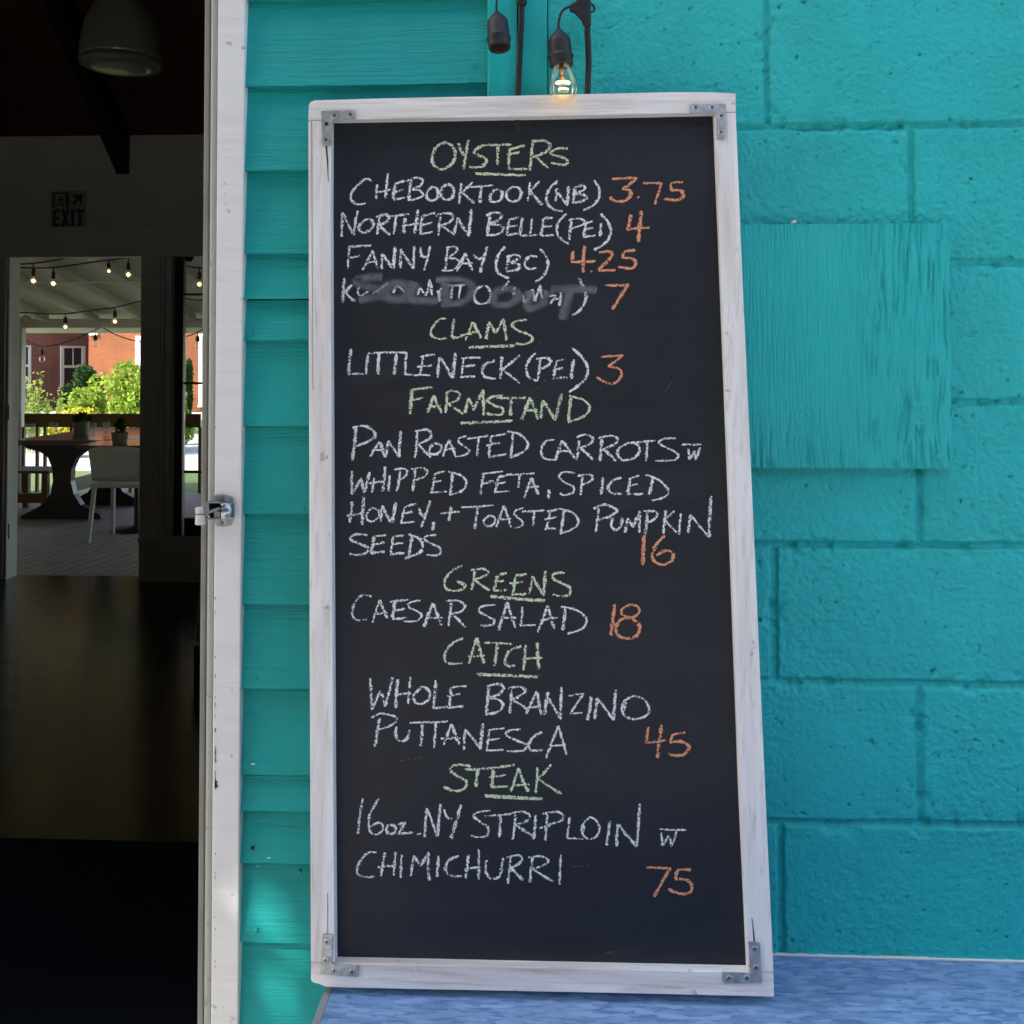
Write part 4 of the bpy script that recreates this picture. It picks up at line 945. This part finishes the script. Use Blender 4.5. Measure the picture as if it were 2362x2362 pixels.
# ================================================================== PORCH
pr = thing("porch", "white open porch with sloping beamed roof behind the dining room", "porch")
zl = W(180, 735, PW).z; zl0 = W(180, 756, PW).z
ps = .17
def roofz(y): return zl + .06 + ps * (PW - y)
mb = MB().prism([(-9.1, PW + 1.2, roofz(PW + 1.2)), (3, PW + 1.2, roofz(PW + 1.2)), (3, BW + .15, roofz(BW + .15)), (-9.1, BW + .15, roofz(BW + .15))], (0, 0, .06)); mb.build("roof_deck", M_PORCH, pr)  # overhang lengthened to cut sky light on the porch
MB().box((W(8, 900, PW).x - .1, BW + .152, -.1), (W(8, 900, PW).x, PW + .05, roofz(PW) + .0)).build("end_wall", M_PORCH, pr)
MB().box((2.6, BW + .152, -.1), (2.7, PW + .05, roofz(PW))).build("end_wall", M_PORCH, pr)  # unseen wall added to keep side sky light off the porch
mb = MB()
for u in (-130, -30, 78, 196, 310, 425, 540):
    x = W(u, 710, PW - .3).x
    y0, y1 = BW + .2, PW - .02
    mb.prism([(x - .045, y1, roofz(y1) - .10), (x + .045, y1, roofz(y1) - .10), (x + .045, y1, roofz(y1) - .002), (x - .045, y1, roofz(y1) - .002)], (0, y0 - y1, ps * (y1 - y0)))
mb.build("joist", M_PORCH, pr)
yx = PW - 2.0
mb = MB().box((-9.1, yx, W(180, 652, yx).z), (3, yx + .09, roofz(yx) - .101)); mb.build("cross_beam", M_PORCH, pr)
mb = MB().box((-9.1, PW, zl0), (3, PW + .09, zl - .002)).box((-9.1, PW - .015, zl - .035), (3, PW - .0005, zl - .01)); mb.build("header", M_PORCH, pr)
mb = MB(); dbox(mb, 30, 735, 51, 1180, PW - .02, .10); a_ = mb
p = W(40, 735, PW).z
mb.build("post", M_PORCH, pr)
mb = MB(); dbox(mb, 640, 735, 662, 1180, PW - .02, .10); mb.build("post", M_PORCH, pr)
mb = MB(); mb.lathe([(0, -.05), (.045, -.05), (.06, -.01), (.06, .02), (0, .03)], W(60, 732, PW - .1), 14); mb.build("floodlight", M_PORCH, pr, True)

be = thing("corner_bench", "long honey coloured wooden bench with slatted back along the porch edge", "bench")
yb = PW - .06
mb = MB(); dbox(mb, 56, 955, 470 - 8, 985, yb, .03); mb.build("backrest", M_PINE, be)
mb = MB(); 
for u in (52, 84, 102, 163, 215, 236, 300, 330, 395, 460):
    dbox(mb, u - 4, 985.3, u + 4, 1180, yb + .031, .04)
mb.build("back_post", M_PINE, be)
xb0 = W(24, 970, yb - 1.6).x
mb = MB(); ya = yb - 1.9; za0 = W(100, 985, yb).z; za1 = W(100, 955, yb).z
mb.box((W(55, 970, yb).x - .06, ya, za0), (W(55, 970, yb).x - .03, yb, za1)); mb.build("side_backrest", M_PINE, be)
zs_ = .44; ysb = G(112, 1086, zs_).y
xr = W(113, 1080, ysb).x
mb = MB().box((W(26, 970, ysb).x - .3, ysb, zs_ - .03), (xr, ysb + .11, zs_)).box((W(26, 970, ysb).x - .3, ysb + .115, zs_ - .03), (xr, ysb + .225, zs_)).box((W(26, 970, ysb).x - .3, ysb + .23, zs_ - .03), (xr, ysb + .34, zs_)).box((W(26, 970, ysb).x - .3, ysb + .345, zs_ - .03), (xr, ysb + .455, zs_)); mb.build("seat", M_PINE, be)
for dx, dy in ((-.05, .03), (-.05, .40), (-.45, .03), (-.45, .40)):
    MB().box((xr + dx - .03, ysb + dy - .03, 0), (xr + dx + .03, ysb + dy + .03, zs_ - .031)).build("leg", M_PINE, be)
MB().box((xr - .47, ysb + .02, .10), (xr - .085, ysb + .05, .20)).build("stretcher", M_PINE, be)

tt = thing("trestle_table", "dark trestle dining table with flared pedestal on the porch", "table")
yt = G(140, 1198).y
ztop = W(140, 1011, yt - .1).z
xa, xb_ = W(27, 1010, yt - .35).x, W(257, 1010, yt - .35).x
MB().box((xa, yt - .35, ztop - .05), (xb_, yt + 1.5, ztop)).build("tabletop", M_TOPWOOD, tt, bevel=.006)
for k, yy in enumerate((yt, yt + 1.0)):
    pts = [(48, 1020), (232, 1020), (222, 1032), (196, 1040), (176, 1055), (165, 1080), (163, 1110), (170, 1140), (186, 1165), (215, 1180), (232, 1188), (232, 1198), (48, 1198), (48, 1190), (68, 1180), (96, 1165), (116, 1140), (122, 1110), (120, 1080), (110, 1055), (92, 1042), (60, 1034)]
    pp = [W(u, v, yt) for u, v in pts]
    zmax = ztop - .051
    MB().prism([(p.x, yy, min(max(p.z, .001), zmax)) for p in pp], (0, .09, 0)).build("trestle", M_DARKWOOD, tt)
MB().box((W(138, 1100, yt).x, yt + .091, .25), (W(150, 1100, yt).x, yt + .999, .38)).build("stretcher", M_DARKWOOD, tt)

wc = thing("side_chair", "pale plastic chair turned away by the small porch table", "chair")
yc = G(215, 1252).y
def cz(v): return W(260, v, yc).z
x0, x1 = W(208, 1100, yc).x, W(330, 1100, yc).x
zs_ = max(.42, cz(1118)); zt_ = cz(1029)
n = 10; V = []; Fq = []
for j in range(7):
    t = j / 6
    for i in range(n + 1):
        s_ = i / n
        inset = .018 * (1 - t)
        x = x0 + inset + (x1 - x0 - 2 * inset) * s_
        V.append((x, yc - .03 * math.sin(s_ * math.pi) - .05 * t, zs_ + .03 + (zt_ - zs_ - .03) * t - (.03 * abs(s_ - .5) ** 4 * 16 if j == 6 else 0)))
for j in range(6):
    for i in range(n): a_ = j * (n + 1) + i; Fq.append((a_, a_ + 1, a_ + n + 2, a_ + n + 1))
o = link("backrest", V, Fq, M_CHAIR, wc, True); o.modifiers.new("solid", 'SOLIDIFY').thickness = .018
MB().box((x0, yc - .01, zs_ - .03), (x1, yc + .44, zs_)).build("seat", M_CHAIR, wc, bevel=.012)
for (x, y, dx, dy) in ((x0 + .03, yc + .02, -.03, -.05), (x1 - .03, yc + .02, .03, -.05), (x0 + .03, yc + .40, -.02, .04), (x1 - .03, yc + .40, .02, .04)):
    MB().bar((x + dx, y + dy, 0), (x, y, zs_ - .031), .032, .032).build("leg", M_CHAIR, wc)

cf = thing("cafe_table", "small porch cafe table on a black pedestal behind the pale chair", "table")
yf = G(290, 1236).y + .35
xf = W(318, 1200, yf).x
zf = ztop
MB().box((xf - .45, yf - .35, zf - .03), (xf + .35, yf + .35, zf)).build("tabletop", M_TOPWOOD, cf, bevel=.004)
MB().lathe([(0, 0), (.24, 0), (.24, .012), (.05, .03), (.035, .05), (.035, zf - .03), (0, zf - .03)], (xf, yf, 0.001), 24).build("pedestal", M_BLACK, cf, True)

def tumbler(u, v0, v1, ww, Y, lab):
    p = W(u, v1, Y); z = ztop if abs(p.z - ztop) < .12 else p.z
    h = W(u, v0, Y).z - W(u, v1, Y).z; r_ = (W(u + ww / 2, v1, Y).x - W(u, v1, Y).x)
    o = MB().lathe([(0, .004), (r_ * .75, .004), (r_ * .85, h * .3), (r_, h), (r_ * .94, h), (r_ * .80, h * .3), (r_ * .72, .012), (0, .012)], (p.x, Y, z + .001), 16).build("drinking_glass", M_TUMBLER, None, True)
    tag(o, lab, "glass", "glasses on the porch table")
tumbler(70, 975, 1009, 22, yt - .12, "clear drinking glass nearest the left end of the trestle table")
tumbler(123, 975, 1007, 20, yt + .1, "clear drinking glass between the left glass and the plant pot")
tumbler(211, 972, 1008, 22, yt - .10, "clear drinking glass just right of the plant pot on the trestle table")
tumbler(245, 973, 1004, 17, yt + .35, "slim clear glass at the right end of the trestle table")

def leaves(name, pts, size, mat, parent=None, nrm=None, asp=.55, seed=1):
    r = np.random.default_rng(seed); n = len(pts)
    d = r.normal(size=(n, 3)) if nrm is None else nrm + r.normal(size=(n, 3)) * .45
    d /= np.linalg.norm(d, axis=1)[:, None]
    a_ = np.cross(d, r.normal(size=(n, 3))); a_ /= np.linalg.norm(a_, axis=1)[:, None]
    b_ = np.cross(d, a_)
    s = (size * r.uniform(.6, 1.3, n))[:, None]
    fold = d * s * .18
    co = np.stack([pts - a_ * s, pts + b_ * s * asp + fold, pts + a_ * s, pts - b_ * s * asp + fold], 1).reshape(-1, 3)
    q = np.arange(n * 4).reshape(n, 4)
    tri = np.concatenate([q[:, [0, 1, 2]], q[:, [0, 2, 3]]])
    return npmesh(name, co, tri, mat, parent)
def clump_pts(c, rad, n, nclump, seed, shell=.55):
    r = np.random.default_rng(seed)
    cc = r.normal(size=(nclump, 3)); cc /= np.linalg.norm(cc, axis=1)[:, None]; cc *= r.uniform(.3, .85, (nclump, 1))
    k = r.integers(0, nclump, n); d = r.normal(size=(n, 3)); d /= np.linalg.norm(d, axis=1)[:, None]
    p = cc[k] + d * (r.uniform(shell, 1, (n, 1)) ** .6) * r.uniform(.22, .48, (nclump, 1))[k]
    return np.array(c) + p * np.array(rad)

def potted(u, v0, v1, ww, Y, lab, seed, zbase):
    t = thing("potted_plant", lab, "plant", "potted plants on the porch tables")
    p = W(u, v1, Y); h = (W(u, v0, Y).z - p.z); r_ = W(u + ww / 2, v1, Y).x - p.x
    MB().lathe([(0, 0), (r_ * .8, 0), (r_, h * .7), (r_ * .9, h * .7), (r_ * .85, h * .6), (0, h * .6)], (p.x, Y, zbase + .001), 16).build("pot", M_POT, t)
    leaves("foliage", clump_pts((p.x, Y, zbase + h * .95), (r_ * 1.1, r_ * 1.1, h * .5), 120, 6, seed), .03, M_LEAF_D, t, seed=seed)
potted(187, 962, 1002, 38, yt + .55, "grey pot with trailing plant at the back of the trestle table", 3, ztop)
potted(276, 990, 1027, 38, yf - .15, "grey pot with dark leaves on the small cafe table", 4, zf)

def light_row(lab, wires, bulbs, Y, lit, gname="string lights across the porch"):
    t = thing("string_lights", lab, "string lights", gname)
    mb = MB()
    for wv in wires: mb.tube([W(*q, Y) for q in smooth_curve(wv, 14)], .007, 6)
    mb.build("wire", M_RUB, t)
    k = (Y - CAM.y) / F
    for (u, vt, vb) in bulbs:
        L_ = vb - vt
        MB().tube([W(u, vt, Y), W(u, vt + L_ * .22, Y), W(u, vt + L_ * .25, Y), W(u, vt + L_ * .58, Y)], [.005, .006, k * 4.2, k * 4.8], 10).build("socket", M_RUB, t)
        c = W(u, vb - L_ * .20, Y); rr = k * L_ * .165
        b_ = MB().lathe([(rr * math.sin(a2) * (1 if a2 < 1.6 else .95), -rr * 1.25 * math.cos(a2)) for a2 in np.linspace(0.01, 2.9, 9)], c, 12).build("bulb", M_BULB, t, True)
        if lit: MB().lathe([(rr * .5 * math.sin(a2), -rr * .5 * math.cos(a2)) for a2 in np.linspace(0.01, 3.13, 7)], c, 10).build("filament", M_GLOW, b_, True)
light_row("lit string lights nearest the dining room at the top of the porch", [[(10, 611), (80, 607), (140, 598), (170, 590)], [(10, 616), (75, 618), (125, 617), (190, 608), (250, 600), (300, 594), (340, 596), (400, 606), (440, 616), (480, 620)]],
          [(77, 608, 658), (123, 615, 664), (251, 599, 632), (296, 595, 643), (460, 615, 666)], PW - 3.1, True)
light_row("lit string lights looping along the outer porch beam", [[(10, 724), (60, 721), (110, 724), (160, 723), (215, 715), (265, 709), (325, 695), (400, 682), (440, 691), (480, 694)]],
          [(37, 719, 757), (151, 722, 762), (265, 708, 750)], PW - .9, True)
light_row("unlit string lights hanging outside beyond the porch", [[(40, 768), (70, 790), (98, 799), (140, 793), (190, 775), (218, 762), (236, 755), (262, 770), (310, 786), (350, 788), (400, 782), (430, 776), (455, 767), (480, 752)]],
          [(97, 797, 836), (220, 764, 801), (456, 767, 803)], PW + .5, False)

# ================================================================== GARDEN & HOUSE
HY = 34.0
bh = thing("brick_house", "orange brick house with white framed windows beyond the garden", "house")
zg = -.2
def hx(u, Y=HY): return W(u, 850, Y).x
MB().box((hx(204), HY, zg), (hx(900), HY + 8, 11.0)).build("wall", M_BRICK, bh)
# house's shadowed left side, shaped as a wing turned from the sun
wl, wr = Vector((hx(-60, HY + 2.2), HY + 2.2, zg)), Vector((hx(168), HY - .02, zg))
wl = Vector((hx(-60, HY - 1.0), HY - 1.0, zg)); wr = Vector((hx(212, HY + 5), HY + 5, zg))
ww = thing("shadow_side_wing", "angled shadow-toned brick house wing with tall white windows", "house")
d_ = (wr - wl); nrm = Vector((-d_.y, d_.x, 0)).normalized()
MB().prism([wl, wr, wr + Vector((0, 0, 11)), wl + Vector((0, 0, 11))], nrm * 4).build("wall", M_BRICK2, ww)
def winglobe(par, u0, v0, u1, v1, plane_pt, plane_n, fw=7, mull=True):
    def HP(u, v, o=0.0):
        d = ray(u, v); p0 = plane_pt - plane_n * o
        return CAM + d * ((p0 - CAM).dot(plane_n) / d.dot(plane_n))
    def q(mb, a_, b_, c_, e_, o, th): mb.prism([HP(a_, b_, o), HP(c_, b_, o), HP(c_, e_, o), HP(a_, e_, o)], plane_n * th)
    mb = MB(); q(mb, u0, v0, u0 + fw, v1, .06, .05); q(mb, u1 - fw, v0, u1, v1, .06, .05); q(mb, u0 + fw, v0, u1 - fw, v0 + fw * .7, .06, .05); q(mb, u0 - 2, v1, u1 + 2, v1 + 5, .10, .09)
    vm = (v0 + v1) / 2; q(mb, u0 + fw, vm - 3, u1 - fw, vm + 3, .05, .04)
    if mull: q(mb, (u0 + u1) / 2 - .7, v0 + fw * .7, (u0 + u1) / 2 + .7, vm - 3, .04, .03)
    wn = mb.build("window", M_WHITE, par)
    mb = MB(); q(mb, u0 + fw, v0 + fw * .7, u1 - fw, v1, .02, .015); mb.build("pane", M_DGLASS, wn)
winglobe(ww, 141, 798, 197, 893, wl, nrm); winglobe(ww, 40, 797, 72, 890, wl, nrm, 5)
hn = Vector((0, 1, 0))
winglobe(bh, 312, 775, 372, 880, Vector((0, HY, 0)), hn, 11); winglobe(bh, 458, 770, 520, 934, Vector((0, HY, 0)), hn, 8, False); winglobe(bh, 207, 720, 222, 768, Vector((0, HY, 0)), hn, 5, False)
MB().prism([(hx(190), HY - .6, 11.0), (hx(950), HY - .6, 11.0), (hx(950), HY + 4, 14), (hx(190), HY + 4, 14)], (0, 0, .15)).build("roof", M_ROOF, bh)
MB().prism([wl + Vector((0, 0, 11)), wr + Vector((0, 0, 11)), wr + nrm * 4 + Vector((0, 0, 13)), wl + nrm * 4 + Vector((0, 0, 13))], (0, 0, .15)).build("roof", M_ROOF, ww)

def shrub(name, lab, u0, v0, u1, v1, Y, mat, n, ls, seed, ncl=16, depth=1.0, group=None):
    t = thing(name, lab, "shrub", group)
    a_ = W(u0, v1, Y); b_ = W(u1, v0, Y)
    zlo = max(-.21, min(a_.z, .1)); zlo = -.21
    c = ((a_.x + b_.x) / 2, Y, (zlo + b_.z) / 2); rad = ((b_.x - a_.x) / 2 * 1.02, depth, (b_.z - zlo) / 2)
    leaves("foliage", clump_pts(c, rad, n, ncl, seed), ls, mat, t, seed=seed)
    mb = MB(); r = random.Random(seed)
    for k in range(5): mb.tube([(c[0] + r.uniform(-.1, .1), Y, -.21), (c[0] + r.uniform(-.5, .5) * rad[0], Y + r.uniform(-.3, .3), c[2] + r.uniform(0, .4) * rad[2])], [.03, .01], 6)
    mb.build("stem", M_BARK, t)
G_ = "shrubs in the garden beyond the porch"
shrub("rounded_shrub", "dark rounded evergreen bush under the shaded wing window", 158, 834, 228, 960, 25, M_LEAF_D, 5000, .07, 11, 20, .9, G_)
shrub("leafy_shrub", "pale green leafy bush at the middle of the porch opening", 158, 866, 246, 960, 19, M_LEAF_B, 5200, .05, 12, 34, .8, G_)
shrub("leafy_shrub", "largest bright green bush at the right of the porch opening", 246, 832, 400, 965, 18, M_LEAF_B, 9000, .055, 13, 48, 1.0, G_)
shrub("narrow_shrub", "slim dark evergreen seen through the sidelight panes", 424, 826, 441, 960, 24, M_LEAF_D, 1800, .06, 14, 12, .4, G_)
shrub("flower_bed", "low yellow green flowering clump along the porch edge", 95, 930, 230, 965, 17, M_LEAF_Y, 2200, .05, 15, 24, .5, G_)
shrub("flower_bed", "low yellow green clump below the sidelight evergreen", 405, 915, 445, 960, 20, M_LEAF_B, 900, .05, 19, 10, .4, G_)
for i, (lab, u0, u1, v0) in enumerate((("tall upright stalks at the left of the garden view", 58, 92, 858), ("shorter upright stalks below the shaded wing", 98, 112, 898), ("thin upright stalks beside the shaded wing window", 128, 142, 896))):
    t = thing("tall_perennial", lab, "plant", "upright perennials in the garden")
    a_ = W(u0, v0, 18); b_ = W(u1, v0, 18); r = np.random.default_rng(30 + i)
    n = 620 if i == 0 else 150
    hgt = r.uniform(0, 1, n) ** .8
    xs = r.uniform(0, 1, n); tip = .55 + .45 * (.5 + .5 * np.sin(xs * 9 + i))
    pts = np.stack([a_.x + (b_.x - a_.x) * xs, 18 + r.normal(size=n) * .15, -.2 + (a_.z + .2) * hgt * tip], 1)
    nr = np.tile(np.array([0, -1.0, .2]), (n, 1))
    leaves("foliage", pts, .042, M_LEAF_S, t, nr, .35, 40 + i)
    mb = MB()
    for k in range(6): x = a_.x + (b_.x - a_.x) * (k + .5) / 6; mb.tube([(x, 18, -.21), (x + .03, 18, a_.z * .8)], .008, 5)
    mb.build("stem", M_LEAF_S, t)

# ================================================================== tree added out of view to keep the sun off the facade
tr = thing("added_shade_tree", "unseen added tree with leaves placed to shade the wall and doorway", "tree")
r = np.random.default_rng(77)
patches = [(632, 2255, 52, 90, .9), (592, 2105, 26, 50, .7), (596, 1885, 22, 70, .5), (700, 2130, 22, 40, .5), (2055, 1440, 80, 45, .012), (2030, 1680, 38, 90, .010)]  # leaf gaps cut so sun patches land here on the facade
n = 15000
fx = r.uniform(-3.4, 2.6, n); fz = r.uniform(-.6, 3.6, n)
n2 = 5000
fx = np.concatenate([fx, r.uniform(-2.2, 1.6, n2)]); fz = np.concatenate([fz, r.uniform(.1, 2.9, n2)])
keep = np.ones(len(fx), bool)
for (u, v, ru, rv, pr_) in patches:
    p = W(u, v, 0); sx_, sz_ = ru * .000633 + .045, rv * .000633 + .040
    ins = ((fx - p.x) / sx_) ** 2 + ((fz - p.z) / sz_) ** 2 < 1
    keep &= ~(ins & (r.random(len(fx)) < pr_ ** .25))
fx, fz = fx[keep], fz[keep]
tt_ = r.uniform(3.6, 6.4, len(fx))
Sv = np.array(SUN)
pts = np.stack([fx, np.zeros(len(fx)), fz], 1) + tt_[:, None] * Sv
leaves("crown", pts, .075, M_LEAF_T, tr, np.tile(Sv, (len(pts), 1)), .6, 5)
cc = pts.mean(0)
base = Vector((cc[0] - 1.9, cc[1] - .5, -.1))
mb = MB().tube([base, base + Vector((.05, 0, 1.5)), base + Vector((.15, .1, 3.0)), base + Vector((.5, .2, 4.3)), base + Vector((.7, .2, 5.4))], [.2, .17, .15, .10, .04], 12)
for k, e in enumerate(((.9, .6, 1.2), (1.2, -.7, .9), (-.6, .8, .9), (-.9, -.6, .7), (2.1, 1.1, 1.6), (1.7, .2, 1.7))):
    s0 = base + Vector((.15, .1, 2.9 + .18 * k)); e = s0 + Vector(e) * 1.2; mb.tube([s0, (s0 + e) / 2 + Vector((0, 0, .2)), e], [.06, .035, .012], 8)
mb.build("trunk", M_BARK, tr, True)

# unseen building added to close off the low sky in front of the facade
nb = thing("added_sky_block_building", "unseen dark building added to block low sky opposite the teal wall", "building")
MB().box((-16, -17, -.3), (14, -9.5, 6.5)).build("wall", M_BRICK2, nb)
MB().box((-16.3, -17.3, 6.5), (14.3, -9.2, 6.8)).build("roof", M_ROOF, nb)
for k in range(6):
    x = -14 + 4.6 * k
    for z in (.7, 3.7):
        wn = MB().box((x, -9.5 + .001, z), (x + .1, -9.42, z + 1.7)).box((x + 1.1, -9.5 + .001, z), (x + 1.2, -9.42, z + 1.7)).box((x + .1, -9.499, z + 1.6), (x + 1.1, -9.42, z + 1.7)).box((x + .1, -9.499, z), (x + 1.1, -9.42, z + .1)).build("window", M_WHITE, nb)
        MB().box((x + .1, -9.499, z + .1), (x + 1.1, -9.47, z + 1.6)).build("pane", M_DGLASS, wn)

fw = thing("added_daylight_window", "unseen white framed window added to let daylight into the dining room", "window")  # added, unseen: brightens the rear wall inside
mb = MB()
for a_, b_ in (((WX0 - .06, -.016, WZ0 - .06), (WX0 + .03, .13, WZ1 + .06)), ((WX1 - .03, -.016, WZ0 - .06), (WX1 + .06, .13, WZ1 + .06)), ((WX0 + .031, -.016, WZ0 - .06), (WX1 - .031, .13, WZ0 + .03)), ((WX0 + .031, -.016, WZ1 - .03), (WX1 - .031, .13, WZ1 + .06)), (((WX0 + WX1) / 2 - .025, .03, WZ0 + .031), ((WX0 + WX1) / 2 + .025, .07, WZ1 - .031))):
    mb.box(a_, b_)
mb.build("frame", M_CASING, fw)
MB().box((WX0 + .03, .048, WZ0 + .03), ((WX0 + WX1) / 2 - .0251, .052, WZ1 - .03)).build("pane", M_PANE, fw)
MB().box(((WX0 + WX1) / 2 + .0251, .048, WZ0 + .03), (WX1 - .03, .052, WZ1 - .03)).build("pane", M_PANE, fw)
